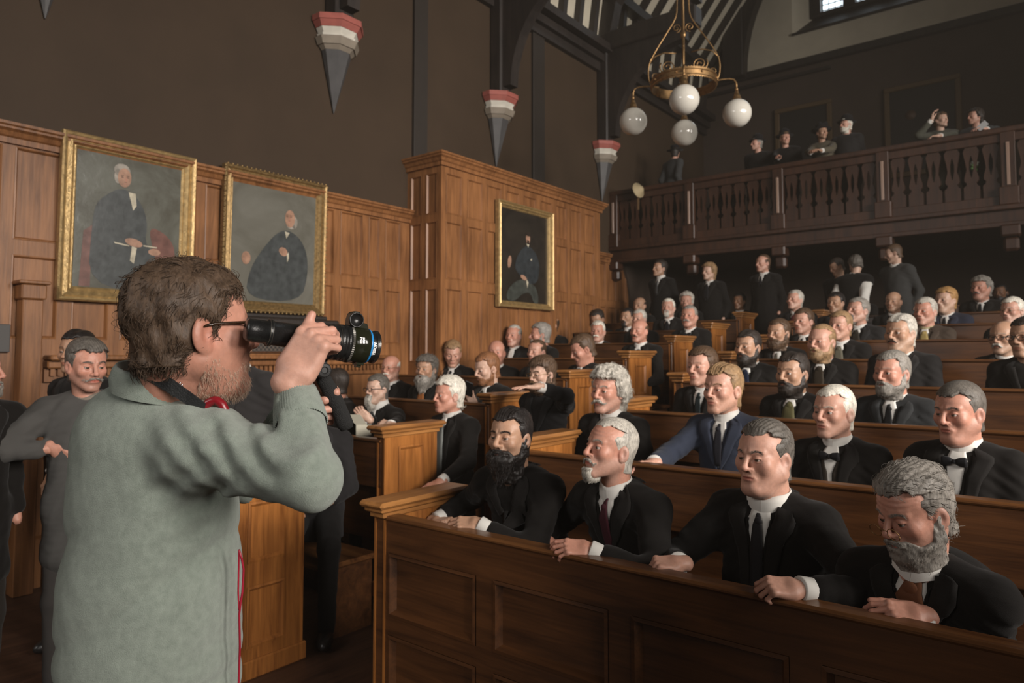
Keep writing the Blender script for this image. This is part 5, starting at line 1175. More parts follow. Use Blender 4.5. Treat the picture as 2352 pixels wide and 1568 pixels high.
cast('blond man in a navy suit and small dark tie', 2172, 690, 56, 6, 'R', 34, skin='pale', hair='full', hairc='blond', jc=(.024,.026,.040), wc=(.02,.02,.03))
cast('man with thick curly grey-brown hair and a short white neckband', 2253, 662, 56, 7, 'R', 28, skin='ruddy', hair='curly', hairc='grey', vol=.8, mous=True, mousc='pepper')
cast('shadowed dark-bearded man at the very back near the right edge', 2298, 672, 40, 8, 'R', 20, skin='brown', hair='short', hairc='black', beard='short', tie=None, collar=None, buttoned=True)
cast('grey-haired man in a dark red scarf near the back pews', 1826, 689, 46, 6, 'R', 36, skin='pink', hair='short', hairc='silver', tie='cravat', tc=(.07,.015,.015), hpitch=-6)
cast('young brown-skinned man with short black hair behind a pew end', 1698, 692, 38, 7, 'R', 30, skin='brown', hair='short', hairc='black', tie='cravat', tc=(.1,.1,.1))
# left block
cast('bald man with a waxed brown moustache sitting at the aisle, black coat', 1468, 760, 54, 4, 'L', 32, skin='ruddy', hair='bald', hairc='brown', mous=True, mw=1.2, ch=1.1, tie='bow')
cast('square-faced man with a bristling grey moustache and short sandy-grey hair at the aisle', 1583, 727, 56, 5, 'L', 20, skin='ruddy', hair='crop', hairc='grey', mous=True, mbig=1.5, mousc='grey', tie='bow', hpitch=-5)
cast('white-haired man with a grey goatee and narrow black tie, left of the aisle', 1535, 707, 43, 6, 'L', 15, skin='pink', hair='short', hairc='white', beard='goatee', beardc='silver', mous=True, mousc='grey', tie='cravat', hpitch=-6)
cast('man with frizzy curly white hair half hidden in the back rows', 1577, 692, 46, 7, 'L', 10, skin='pink', hair='mop', hairc='silver', vol=.6, tie=None)
cast('high-browed man with a dark fringe, left of the white-haired goatee man', 1469, 702, 40, 7, 'L', 30, skin='tan', hair='bald', hairc='dark', tie=None)
cast('young man with a thin dark goatee, his head below the high-browed man', 1441, 729, 42, 6, 'L', 34, skin='tan', hair='short', hairc='black', beard='goatee', mous=True)
cast('grey-haired man partly behind the bald moustached man', 1468, 733, 44, 5, 'L', 30, skin='pink', hair='short', hairc='silver', yr=(.6, .9), tie=None)
cast('man wiping his mouth with a raised hand beneath the tall portrait', 1325, 727, 42, 6, 'L', 10, skin='pale', hair='short', hairc='black', beard='short', hands={-1: dict(w=on_plane(1300, 742, 1, 8.35), hint=(-.9,.1,-.5), fingw=[.8,.3,.25], backw=[0,-1,.2])})
cast('dark-haired man bent forward beside the man wiping his mouth', 1372, 733, 44, 6, 'L', 30, skin='tan', hair='short', vol=1.4, hairc='dark', hpitch=20, tie=None)
cast('stern white-haired man with a broad white moustache, dark red necktie', 1373, 761, 54, 5, 'L', 15, skin='ruddy', hair='short', hairc='white', mous=True, mbig=1.4, mousc='white', tc=(.06,.015,.02))
cast('dark-browed man in a high white collar behind the wavy grey-haired man', 1265, 747, 44, 5, 'L', 55, skin='tan', hair='bald', hairc='dark', ch=1.5, tie=None, buttoned=True, yr=(.6, .9))
cast('man with wavy grey hair and grey beard turned in profile', 1240, 769, 56, 4, 'L', 78, skin='ruddy', hair='full', hairc='grey', beard='short', beardc='grey')
cast('clean-shaven man with thin silver hair in front of the panelled bay', 1180, 771, 50, 4, 'L', 30, skin='ruddy', hair='thin', hairc='silver', tie=None, waist=False)
cast('balding brown-haired man whose face shows above the standing bearded man', 1233, 808, 56, 3, 'L', 38, skin='pink', hair='thin', hairc='brown', tie=None)
cast('bald man with a heavy dark moustache looking straight out', 1140, 810, 60, 3, 'L', 10, skin='ruddy', hair='bald', hairc='brown', mous=True, mbig=1.4, mousc='dark', tie=None, buttoned=True)
cast('middle-aged man with brushed-up grey-brown hair looking down, black tie', 1040, 812, 62, 3, 'L', 2, skin='pink', hair='short', vol=1.7, hairc='fair', hpitch=18)
cast('brown-haired man turned away in profile, chin on his white collar', 1338, 802, 68, 3, 'L', 72, skin='ruddy', hair='short', vol=1.3, hairc='brown', hpitch=22, tie='bow', yr=(.5, .9))
cast('bald old man with spectacles and a white moustache beside the mantel', 897, 845, 58, 2, 'L', 30, skin='ruddy', hair='bald', hairc='white', mous=True, mousc='white', glasses='wire', tie='cravat', tc=(.08,.08,.08))
cast('man with wild dark curly hair, long grey beard and an orange cravat', 979, 848, 62, 2, 'L', 30, skin='tan', hair='curly', vol=.8, hairc='pepper', beard='full', blen=.07, beardc='grey', mous=True, mousc='pepper', tie='cravat', tc=(.28,.10,.03))
cast('ginger-haired man looking down at a small black phone in his hand', 1118, 846, 70, 2, 'L', 55, skin='pale', hair='short', vol=1.3, hairc='auburn', beard='stub', beardc='auburn', hpitch=12, tc=(.02,.02,.015),
     hands={-1: dict(w=on_plane(1090, 935, 1, 4.25), hint=(-.5,.5,-.9), fingw=[-.45,-.1,.9], backw=[.5,-.8,.2], curl=(.6,.5,.4,.3), thumb=(.6,.1))})
cast('man with black-rimmed glasses and grey goatee holding an open notebook', 866, 893, 64, 1, 'L', 48, skin='pale', hair='short', vol=1.3, hairc='pepper', beard='goatee', blen=.035, beardc='silver', mous=True, mousc='pepper', glasses='black', tie='cravat', tc=(.05,.05,.05), ch=1.5,
     hands={-1: dict(w=on_plane(845, 965, 1, 3.30), hint=(-.9,.5,-.7), fingw=[-.3,-.5,.5], backw=[.4,-.9,.1], curl=(.7,.8,.9,.9), thumb=(.4,.4)), 1: dict(w=on_plane(882, 994, 1, 3.10), hint=(.9,.4,-.6), fingw=[-.95,-.2,.15], backw=[.1,-.5,.9], curl=(.6,.6,.7,.7))})
cast('white-haired clean-shaven man in a patterned waistcoat and silver cravat at the aisle', 1030, 907, 80, 1, 'L', 60, skin='ruddy', hair='full', hairc='white', part=.0, comb=None, tie='cravat', tc=(.20,.21,.20), wc=(.03,.028,.03), ch=1.2, brow=.2, vd=1.7, wtop=.1, skirt=1, yr=(.62, .95), lean=.02, stubble=0,
     hands={1: dict(w=on_plane(1012, 1106, 1, 3.30), hint=(.9,.6,-.6), fingw=[-.5,-.7,-.3], backw=[.2,-.2,1], curl=(.3,.3,.4,.4))})
# standing bearded man leaning his arm along a pew end
Hs = at_depth(1245, 858, 5.0)
person(dict(H=Hs, floor=.0, lod=0, label='standing bearded man in wire glasses stretching a flat hand over a pew end', yaw=0, hyaw=-12, hpitch=6, skin='pale', hair='full', hairc='brown', comb='fwd', hl=.055, beard='full', beardc='brown', mous=True, mousc='fair', glasses='wire', stand=True, longcoat=1, jc=(.011,.0105,.011), tie=None, buttoned=True, collar='fold', ch=.8, s=.95, seed=8, lean=.05, brow=.7,
     hands={1: dict(w=at_depth(1236, 887, 4.55), hint=(.9,-.3,.15), fingw=LFT*.95-AWY*.1+[0,0,-.03], backw=[0,0,1], curl=(.08,.06,.1,.15), thumb=(.2,.1))}))
# standing under the gallery
FB = 1.24
def stander(label, px, py, h, a, Y=9.95, **k):
    H = on_plane(px, py, 1, Y); d = (H-CAMP) @ FV; phic = 38.4-math.degrees(math.atan((px-CX)/FPX)); b = k.pop('b', phic-a)
    p = dict(H=H, floor=FB, lod=2, label=label, yaw=b, hyaw=phic-a-b, stand=True, hs=min(1.1, max(.9, h*d/FPX/.245)), seed=int(px) % 50+1); p.update(k); return person(p)
stander('tall young man with chin-length dark hair standing under the gallery, black coat and long tie', 1515, 617, 38, 50, b=-10, skin='tan', hair='full', hairc='dark', ch=1.5, hpitch=-6, tc=(.05,.05,.05))
stander('standing man with long curly fair hair and open mouth under the gallery', 1628, 624, 38, 40, b=-10, skin='pale', hair='long', hairc='fair', open=1, tie='cravat')
stander('tall fair-browed man standing under the gallery in a buttoned black coat', 1752, 605, 40, 45, b=-10, skin='pink', hair='receding', hairc='brown', vd=.5, ch=1.1)
stander('dark-suited man turned to the left and stooping under the gallery', 2052, 582, 40, 85, b=-30, hpitch=15, skin='pale', hair='short', hairc='brown', jc=(.045,.045,.044), tie=None, buttoned=True, lean=.12)
stander('man in shirt sleeves and black waistcoat seen from behind, stooping under the gallery', 1965, 608, 40, 160, Y=9.85, b=165, hpitch=30, skin='pale', hair='curly', vol=.6, hairc='pepper', jc=(.60,.58,.54), tie=None, buttoned=True, lean=.22, collar='fold', coatvest=1)
stander('person with dark hair bending beside the man in shirt sleeves', 1922, 612, 36, 60, Y=10.05, b=-20, hpitch=25, skin='tan', hair='short', hairc='dark', tie=None, buttoned=True, collar=None)
# gallery spectators
def gal(label, px, py, a, Y=10.75, **k):
    H = on_plane(px, py, 1, Y); phic = 38.4-math.degrees(math.atan((px-CX)/FPX)); b = k.pop('b', 0)
    p = dict(H=H, floor=3.5, lod=2, label=label, yaw=b, hyaw=phic-a-b, stand=k.pop('stand', True), hs=k.pop('hs', .92), s=k.pop('s', .9), tie=None, buttoned=True, collar=None, seed=int(px) % 50+1, skin='pink'); p.update(k); return person(p)
gal('woman in a grey coat and dark feathered hat seen from behind in the gallery', 1551, 352, 190, b=160, Y=11.0, hair='full', hairc='dark', hat='brim', jc=(.045,.045,.045), eyeless=1)
gal("gallery spectator in a round hat, furthest left of the row leaning on the rail", 1738, 330, 60, hair='short', hairc='grey', hat='bowler')
rl = lambda px, py: on_plane(px, py, 1, 10.36)
gal('gallery spectator with a pale face under a dark hat, hands on the rail', 1803, 318, -20, hair='short', hairc='fair', hat='bowler', hands={-1: dict(w=rl(1790, 362), hint=(-1,0,-.5), fingw=[0,-1,.1])})
gal('woman in a patterned shawl and wide flowered hat resting both hands on the gallery rail', 1888, 305, -30, hair='full', hairc='dark', hat='brim', jc=(.10,.085,.06), skin='tan', hands={-1: dict(w=rl(1862, 350), hint=(-1,0,-.5), fingw=[.4,-.8,.1]), 1: dict(w=rl(1885, 346), hint=(1,0,-.5), fingw=[-.4,-.8,.1])})
gal('white-bearded man in a tall dark hat and coat at the gallery rail', 1943, 287, 45, hair='short', hairc='white', beard='short', beardc='white', hat='bowler', jc=(.018,.017,.017))
gal('person in a grey-green coat leaning on the gallery rail with a raised arm', 2161, 276, -50, b=10, hair='curly', vol=.6, hairc='brown', jc=(.07,.07,.055), skin='pale', hands={-1: dict(w=on_plane(2140, 275, 1, 10.5), hint=(-.8,-.4,-.6), fingw=[.2,0,1]), 1: dict(w=rl(2155, 312), hint=(1,-.2,-.2), fingw=[-.9,-.2,0])})
gal('curly-haired person bent over the gallery rail holding a phone', 2240, 268, 55, hair='mop', vol=.6, hairc='dark', jc=(.03,.032,.033), hands={1: dict(w=rl(2262, 296), hint=(1,0,-.2), fingw=[-.8,-.4,.2])})
# group standing by the left wall
cL = lambda label, px, py, d, a, **k: (lambda H, phic, b: person({**dict(H=H, floor=0, lod=k.pop('lod', 0), label=label, yaw=b, hyaw=phic-a-b, stand=True, seed=int(abs(px)) % 50+1), **k}))(at_depth(px, py, d), 38.4-math.degrees(math.atan((px-CX)/FPX)), k.pop('b', 20))
Hg = at_depth(200, 838, 3.45)
cL('grey-haired man in a grey crew-neck sweater, hand on hip, behind the photographer', 200, 838, 3.45, -22, b=60, skin='ruddy', hair='short', vol=1.7, hairc='pepper', coat=False, knit=1, jc=(.075,.072,.068), collar='fold', shirtc=(.20,.17,.14), tie=None, hpitch=8, mous=True, mbig=.5, mousc='grey', stubble=.38, nocuff=1, ch=.7, brow=.5, trc=(.05,.045,.042),
   hands={-1: dict(w=at_depth(124, 1030, 3.35), hint=tuple(rotm(60).T @ (-RV*1.0-FV*.5)), fingw=RV*.8-np.array([0,0,.5]), backw=-FV+RV*-.3, curl=(.5,.5,.5,.5))})
cL('dark-haired man in a black coat half hidden behind the man in the grey sweater', 176, 808, 4.1, 35, lod=1, skin='olive', hair='slick', hairc='black', tie=None, buttoned=True, collar=None)
cL('man in a dark suit with hands in his pockets, cut off by the left edge', -58, 850, 3.2, -70, b=95, skin='ruddy', hair='short', hairc='grey', beard='short', beardc='grey', tc=(.03,.09,.08), trc=(.022,.018,.015), s=1.0, nohand=1)
cL('standing man in a charcoal coat beside the mantelpiece, his head hidden by the photographer', 540, 790, 3.9, 20, lod=1, skin='tan', hair='short', hairc='dark', jc=(.028,.026,.026), tie=None, buttoned=True)
cast('young dark-haired man whose brow shows above the photographer\'s sleeve', 541, 935, 92, 0, 'L', 20, Y=2.6, skin='tan', hair='full', vol=.7, hairc='black', brow=.9, tie=None, buttoned=True, floor=0, lod=0)
cast('person with curly black hair, head bowed beside the young dark-haired man', 588, 962, 96, 0, 'L', 60, Y=2.42, skin='tan', hair='curly', vol=.5, hairc='black', hpitch=25, tie=None, buttoned=True, floor=0, lod=0, legless=1)
cast('man with short dark hair seen behind the viewfinder handle', 772, 880, 66, 1, 'L', 130, skin='ruddy', hair='short', hairc='dark', tie=None, buttoned=True, lod=1, b=-20)
cast("man in a charcoal coat at the front aisle end, hidden behind the photographer's raised arm", 722, 935, 88, 0, 'L', 60, b=48, skin='tan', hair='short', hairc='dark', jc=(.020,.019,.020), tie=None, buttoned=True, lod=1, Y=2.75, floor=0, skirt=1, nohand=1)

gal('child peering between the gallery balusters, left of the pair', 1655, 432, -10, Y=10.62, hair='short', hairc='dark', stand=False, legless=1, hs=.8, s=.7, eyeless=1)
gal('child with a raised hand peering between the gallery balusters, right of the pair', 1684, 430, -10, Y=10.62, hair='short', hairc='fair', stand=False, legless=1, hs=.8, s=.7, eyeless=1, hands={-1: dict(w=on_plane(1672, 440, 1, 10.52), hint=(-1,0,-.5), fingw=[0,-.3,1])})
t = thing('posy', 'small green and white posy glimpsed between the gallery balusters', 'flowers', tuple(on_plane(2238, 378, 1, 10.40)))
b = MB(); r_ = random.Random(3)
for i in range(9): b.sphere((r_.uniform(-.05,.05), r_.uniform(-.02,.02), r_.uniform(-.07,.0)), r_.uniform(.015,.025), 8, 6)
b.build('foliage', plain('leaf_green', (.10, .22, .06), .7), t)
b = MB()
for i in range(6): b.sphere((r_.uniform(-.05,.04), -.03, r_.uniform(-.01,.05)), .017, 8, 6)
b.build('blossom', plain('white_blossom', (.6, .65, .55), .7), t)
# ------------------------------------------------------------------ the photographer with the viewfinder, seen from behind
def photographer():
    P = lambda px, py, d: at_depth(px, py, d)
    rt = thing('person', 'curly-haired photographer in a grey-green sweater, holding a lens viewfinder to the eye', 'person', tuple(np.array([*(P(340, 1200, 1.50)[:2]), 0.])))
    org = np.array([*(P(340, 1200, 1.50)[:2]), 0.]); LO = lambda V: np.asarray(V)-org
    up = np.array([0, 0, 1.])
    Fw = f0*math.cos(math.radians(30))+RV*math.sin(math.radians(30)); RS = RV*math.cos(math.radians(30))-f0*math.sin(math.radians(30))
    Rt = np.stack([RS, Fw, up])        # world -> torso frame rows
    # torso: ellipsoids in the torso frame
    tc = [(P(352, 985, 1.44), (.160, .105, .10)), (P(350, 1090, 1.46), (.170, .138, .16)), (P(350, 1250, 1.46), (.172, .148, .17)), (P(350, 1420, 1.46), (.172, .152, .17)), (P(345, 1560, 1.47), (.182, .158, .15))]
    NBp = P(378, 884, 1.42)
    SR = P(470, 1026, 1.34); SL = P(256, 1003, 1.54); ER = P(714, 1098, 1.20); WR = P(680, 907, 1.33); EL = P(570, 1090, 1.72); WL = P(690, 925, 1.56)
    HC = P(445, 756, 1.38)
    Hyaw = math.degrees(math.atan2(-(f0[0]*.17+RV[0]*.985)*-1, -(f0[1]*.17+RV[1]*.985)))  # facing
    hd = RV*.73+f0*.68; hd /= np.linalg.norm(hd); Hyaw = math.degrees(math.atan2(hd[0], -hd[1]))
    Rh = rotm(Hyaw, -2, 0)
    def torso(Pq, g=0.):
        d = None
        for c, r in tc:
            e = ell(Pq, c, (r[0]+g, r[1]+g, r[2]+g), Rt); d = e if d is None else smin(d, e, .09)
        d = smin(d, rcone(Pq, NBp-up*.078, SR-up*.004, .058+g, .066+g), .05); d = smin(d, rcone(Pq, NBp-up*.05, SL, .058+g, .064+g), .05)
        return d
    def arms(Pq, g=0., cut=0.):
        a = rcone(Pq, SR, ER, .078+g, .053+g)
        wq = WR+(ER-WR)/np.linalg.norm(ER-WR)*cut; b = rcone(Pq, ER, wq, .051+g, .043+g); a = smin(a, b, .028)
        l = smin(rcone(Pq, SL, EL, .064+g, .055+g), rcone(Pq, EL, WL+(EL-WL)/np.linalg.norm(EL-WL)*cut, .054+g, .038+g), .03)
        return smin(a, l, .01)
    tn = lambda X, Y, Z, c: np.sqrt((X-c[0])**2+(Y-c[1])**2+(Z-c[2])**2)
    armpit = P(520, 1130, 1.30); crook = P(655, 985, 1.17); sh = P(520, 1000, 1.26)
    def sweater(Pq):
        X, Y, Z = Pq; d = smin(torso(Pq), arms(Pq, 0, .03), .045)
        u = (X-SR[0])*RV[0]+(Y-SR[1])*RV[1]; v = Z-SR[2]
        w = .0045*fnoise((X, Y, Z*.8), 20, 4)+.0016*fnoise(Pq, 55, 9)
        w = w+.0085*np.exp(-(tn(X, Y, Z, crook)/.085)**2)*np.sin(tn(X, Y, Z, crook+up*.02)*135+1.2*fnoise(Pq, 18, 2))
        w = w+.0065*np.exp(-(tn(X, Y, Z, armpit)/.12)**2)*np.sin((v*1.0-u*.55)*115+1.2*fnoise(Pq, 14, 5))
        w = w+.0058*np.exp(-(tn(X, Y, Z, sh)/.12)**2)*np.sin((u*.85+v*.9)*105+1.5*fnoise(Pq, 14, 6))
        # long slanting drapes low on the back and waist
        dr = np.clip((1.45-Z)/.18, 0, 1); w = w-.010*dr; ph = v*.86-u*.52+.035*fnoise((X, Y, Z), 7, 3)
        w = w+.024*dr*(np.exp(-np.abs(np.sin(ph*17))*2.6)*(.6+.4*np.sin(ph*7+1)))+.014*np.clip((1.16-Z)/.12, 0, 1)*np.exp(-np.abs(np.sin((v+.03*fnoise(Pq, 9, 8))*14+.4))*2.6)
        d = d+w
        # raglan / shoulder seam
        d = smax(d, -rcone(Pq, NBp-up*.012, HC-up*.02, .058, .075), .010)
        return d
    lo = np.minimum.reduce([c-np.array([.24, .24, .24]) for c, _ in tc]+[ER-.12, WR-.1, WL-.1, EL-.1]); hi = np.maximum.reduce([c+.24 for c, _ in tc]+[ER+.12, WR+.08, SL+.12]); hi[2] = WR[2]+.10; lo[2] = .84
    V, Q = surf(sweater, lo, hi, .0072)
    m, nt, b = newmat('sage_wool'); v = coords(nt); f = noise(nt, v, 60, 5, .6); f2 = noise(nt, v, 500, 3, .7)
    nt.links.new(ramp(nt, f, [(.3, (.195, .232, .197)), (.7, (.262, .305, .262))]), b.inputs['Base Color']); b.inputs['Roughness'].default_value = .95; b.inputs['Specular IOR Level'].default_value = .1; b.inputs['Sheen Weight'].default_value = .25; b.inputs['Sheen Roughness'].default_value = .6
    bump(nt, b, f2, .8, .0025); M['sage'] = m
    mesh_np('sweater', LO(V), Q, m, rt, True)
    # ribbed cuffs and neckband
    def rib(cpts, radii, name, n=110, amp=.0012, wide=None):
        mb = MB(); rr = []; cp = [Vector(LO(c)) for c in cpts]
        for i, c in enumerate(cp):
            t = (cp[min(i+1, len(cp)-1)]-cp[max(0, i-1)]).normalized(); u = t.orthogonal().normalized(); w = t.cross(u)
            rr.append([c+(u*math.cos(a)+w*math.sin(a))*(radii[i]+amp*(1 if k % 2 else -1)) for k, a in [(k, 2*math.pi*k/n) for k in range(n)]])
        mb.rings(rr, True, False, True); return mb.build(name, M['sage'], rt)
    ua = (WR-ER)/np.linalg.norm(WR-ER)
    rib([WR-ua*.075, WR-ua*.07, WR-ua*.045, WR-ua*.015, WR+ua*.004, WR+ua*.010, WR+ua*.004], [.046, .0475, .0455, .0415, .0385, .036, .033], 'ribbed_cuff')
    ul = (WL-EL)/np.linalg.norm(WL-EL); rib([WL-ul*.09, WL-ul*.05, WL-ul*.02, WL-ul*.015], [.042, .041, .038, .034], 'ribbed_cuff')
    mb = MB(); n = 160; rr = []
    ax = HC-NBp; ax /= np.linalg.norm(ax)
    for r_, h in ((.094, -.020), (.0955, .004), (.090, .022), (.084, .030), (.080, .022), (.079, -.02)):
        ring = []
        for k in range(n):
            a = 2*math.pi*k/n; q = NBp+RS*math.cos(a)*(r_*1.06+.0008*(k % 2))+Fw*math.sin(a)*(r_*1.02+.0008*(k % 2))+up*(h-.030*max(0, math.sin(a))-.020*math.cos(a))+up*.002; ring.append(Vector(LO(q)))
        rr.append(ring)
    mb.rings(rr, True, False, True); mb.build('ribbed_neckband', M['sage'], rt)
    # body mesh: head, neck, torso core and both hands
    pr = dict(skin='ruddy', hairc='brown', hair='curly', stubble=.45, flush=1.0, fat=.5, nose=1.15, brow=.4, seed=5, vol=.34, lump=.6, hside=0, zb=-.068)
    S_ = 1.05; pr['neckto'] = tuple(Rh.T @ (NBp-up*.05-HC)/S_)
    hf = head_fn(pr)
    TF = lambda V: LO((V*S_) @ Rh.T+HC)
    hv, hq = surf(hf, (-.125, -.14, -.235), (.125, .15, .135), .0019); parts = [(TF(hv), hq)]; cols = [head_col(hv, {**pr, 'stubble': .28})]
    sk = np.array(SKINC['pink'])*np.array([1.0, 1.02, 1.05])
    core = lambda Pq: smin(torso(Pq, -.05), arms(Pq, -.02), .03); V, Q = surf(core, lo, hi, .02); parts.append((LO(V), Q)); cols.append(np.tile(sk, (len(V), 1)))
    rd = lambda *a: sum(k*v for k, v in zip(a, (RV, up, FV)))
    def addhand(w, fing, back, side, sc, **kw):
        R, o = hand_frame(w, fing, back); hm, q = surf(hand_fn(side=side, arm=.012, **kw), (-.11, -.095, -.12), (.20, .095, .06), .0017)
        parts.append((LO((hm*sc) @ R.T+o), q)); tip = np.clip((hm[:, 0]-.075)/.09, 0, 1)[:, None]*.5; kn = np.tile(sk, (len(hm), 1)); cols.append(kn*(1-tip)+kn*np.array([1.02, .74, .70])*tip)
        return R, o
    # right hand: back to us, fingers wrapping over the barrel to the right, thumb up on top
    addhand(P(668, 868, 1.315), rd(.46, .88, .12), rd(-.18, .10, -.98), 1, .99, curl=((.85, .75, .5), (.90, .8, .5), (1.05, .9, .6), (1.15, 1.0, .6)), thumb=(.02, -.15), spread=1.5, fyaw=-.75)
    addhand(P(688, 905, 1.54), rd(.93, -.18, -.30), rd(.25, .25, .93), -1, 1.0, curl=((.9, 1.25, .8), (.95, 1.3, .8), (1.0, 1.3, .8), (1.05, 1.3, .8)), thumb=(.35, .25), spread=.7)
    V, Q = join(parts); mesh_np('body', V, Q, M['skin'], rt, True, np.concatenate(cols))
    ev, eq, ec = eyes_mesh(pr); h_ = len(ev)//2; hq_ = eq[:len(eq)//2]; mesh_np('eye', TF(ev[:h_]), hq_, M['eye'], rt, True, ec[:h_]); mesh_np('eye', TF(ev[h_:]), hq_, M['eye'], rt, True, ec[h_:])
    # curly hair: base shell + thousands of curl strands
    hfn = hair_fn(pr, hf); v, q = surf(hfn, (-.14, -.15, -.15), (.14, .17, .17), .0028); ps = [(v, q)]; r = np.random.RandomState(3)
    for n_, L, cu, w, sd in ((9000, .030, .42, .00080, 1), (250, .028, 1.4, .0005, 2)):
        k = r.randint(0, len(v), n_); Pp = v[k].astype(float); nr = grad(hfn, Pp, .008); cl = np.stack([.45*np.sin(Pp[:, 1]*90+Pp[:, 2]*60), .5*np.cos(Pp[:, 2]*75+Pp[:, 0]*50)+.5*(Pp[:, 2] > .06), -.9+1.0*(Pp[:, 2] > .09)+.3*np.sin(Pp[:, 1]*75)], 1)+r.randn(n_, 3)*.15
        cl -= nr*np.sum(cl*nr, 1, keepdims=True); cl /= np.linalg.norm(cl, axis=1, keepdims=True)+1e-9; ps.append(strands(Pp-nr*.004, cl, nr, L, w, cu, 8, .12 if sd == 1 else .6, .15, sd, .5, .5))
    V, Q = join(ps); mesh_np('hair', TF(V), Q, hair_mat((.062, .037, .021), .55), rt, True)
    # short bristly beard
    pb = dict(beard='stub', hairc='fair'); bfn = beard_fn(pb, hf); v, q = surf(bfn, (-.11, -.14, -.17), (.11, .03, .02), .0026); n_ = 5200; k = r.randint(0, len(v), n_); Pp = v[k].astype(float); nr = grad(bfn, Pp, .005); d = np.stack([0*Pp[:, 0], -.2*np.ones(n_), -np.ones(n_)], 1)+r.randn(n_, 3)*.25; d /= np.linalg.norm(d, axis=1, keepdims=True)
    V, Q = strands(Pp-nr*.0045, d, nr, .0075, .00040, .25, 3, .5, .1, 5); mesh_np('beard', TF(V), Q, hair_mat((.50, .36, .27), .6), rt, True)
    # spectacles
    b = MB(); 
    for k in (1, -1):
        ring = [Vector((k*.034+.026*math.copysign(abs(math.cos(a))**.6, math.cos(a)), -.112, -.004+.017*math.copysign(abs(math.sin(a))**.6, math.sin(a)))) for a in [2*math.pi*i/24 for i in range(25)]]
        b.tube(ring, .0022, 6); b.tube([(k*.058, -.112, .008), (k*.064, -.105, .010)], .0030, 6); b.tube([(k*.064, -.108, .010), (k*.074, -.06, .010), (k*.082, -.01, .008), (k*.084, .015, .002)], .0030, 6)
    b.tube([(-.009, -.113, .004), (0, -.116, .006), (.009, -.113, .004)], .002, 6); b.v = [tuple(TF(np.array([x]))[0]) for x in b.v]; b.build('spectacles', plain('tortoiseshell', (.03, .014, .006), .2, nz=.8, nsc=60), rt)
    # black neck strap with a metal slider, and red lanyard loop
    def ribbon(pts, wv, th, name, mat):
        mb = MB(); pts = resample(np.array(pts), 24); rr = []
        for i, p in enumerate(pts):
            w = np.array(wv(i/23.)); t = pts[min(i+1, 23)]-pts[max(i-1, 0)]; t /= np.linalg.norm(t); nn = np.cross(t, w); nn /= np.linalg.norm(nn)
            rr.append([Vector(LO(p+w*a+nn*c*th)) for a, c in ((-1, -1), (1, -1), (1, 1), (-1, 1))])
        mb.rings(rr, True, True, False); return mb.build(name, mat, rt)
    sg = [P(318, 842, 1.325), P(352, 860, 1.312), P(390, 885, 1.310), P(430, 912, 1.318), P(470, 940, 1.318)]
    ribbon(sg, lambda t: rd(.003, .017-.006*t, -.002), .0016, 'camera_strap', plain('black_strap', (.016, .017, .018), .5, bmp=.4, bsc=300))
    b = MB(); c0 = P(405, 896, 1.317)
    b.tube([tuple(LO(c0+rd(-.006, -.013, 0))), tuple(LO(c0+rd(.012, .012, -.001)))], .0016, 6); b.tube([tuple(LO(c0+rd(-.010, -.010, 0))), tuple(LO(c0+rd(.008, .015, -.001)))], .0016, 6); b.build('strap_slider', plain('steel', (.35, .35, .35), .3, 1), rt)
    b = MB(); pts = [P(468+x, 942-y, 1.325) for x, y in ((0, 6), (12, 18), (28, 24), (42, 14), (50, -4), (48, -22))]; b.tube([tuple(LO(p)) for p in resample(np.array(pts), 18)], .0085, 12); b.build('red_lanyard_loop', plain('red_plastic', (.20, .008, .014), .3), rt)
    # trousers and shoes
    hip = P(345, 1568, 1.46); hip[2] = .93
    def tf(Pq):
        d = ell(Pq, hip, (.20, .16, .16), Rt)
        for s in (1, -1): a = hip+RS*.09*s-up*.04; k = hip+RS*.10*s; k[2] = .50; e = hip+RS*.11*s; e[2] = .07; d = smin(d, smin(rcone(Pq, a, k, .105, .078), rcone(Pq, k, e, .074, .062), .03), .03)
        return d+.004*fnoise(Pq, 25, 2)
    V, Q = surf(tf, hip-[.34, .34, .95], hip+[.34, .34, .16], .018); mesh_np('trousers', LO(V), Q, cloth_mat((.012, .013, .018)), rt, True)
    for s in (1, -1):
        b = MB(); c = hip+RS*.11*s+Fw*.06; c[2] = .045; b.sphere(tuple(LO(c)), 1, 14, 9, (.09, .12, .045)); b.v = [(x, y, max(z, .003)) for x, y, z in b.v]; b.build('shoe', M['black'], rt)
    # ---------------- the director's viewfinder (a thing of its own)
    A = P(570, 757, 1.335); B = P(858, 797, 1.475); L = np.linalg.norm(B-A); axd = (B-A)/L
    t = thing('lens_viewfinder', 'black director\'s viewfinder with a 75 mm cine lens, blue ring and foam pistol grip', 'viewfinder', tuple(A)); TL = lambda V: np.asarray(V)-A
    uu = np.cross(up, axd); uu /= np.linalg.norm(uu); vv = np.cross(axd, uu)     # uu ~ towards/away, vv ~ up
    if uu @ FV > 0: uu = -uu                                                     # uu faces the camera
    def pt(s, ang, r): return axd*(s*L)+(vv*math.cos(ang)+uu*math.sin(ang))*r
    blk = plain('black_anodised', (.012, .012, .012), .28, nz=.3, nsc=60, bmp=.15, bsc=300); edge = plain('worn_edge', (.16, .15, .13), .35, .8); lac = plain('olive_black_lacquer', (.014, .015, .008), .12)
    def turn(name, prof, mat, par=t, n=64): 
        mb = MB(); mb.rings([[Vector(pt(s, 2*math.pi*k/n, r)) for k in range(n)] for s, r in prof], True, True, True); o = mb.build(name, mat, par); 
        return o
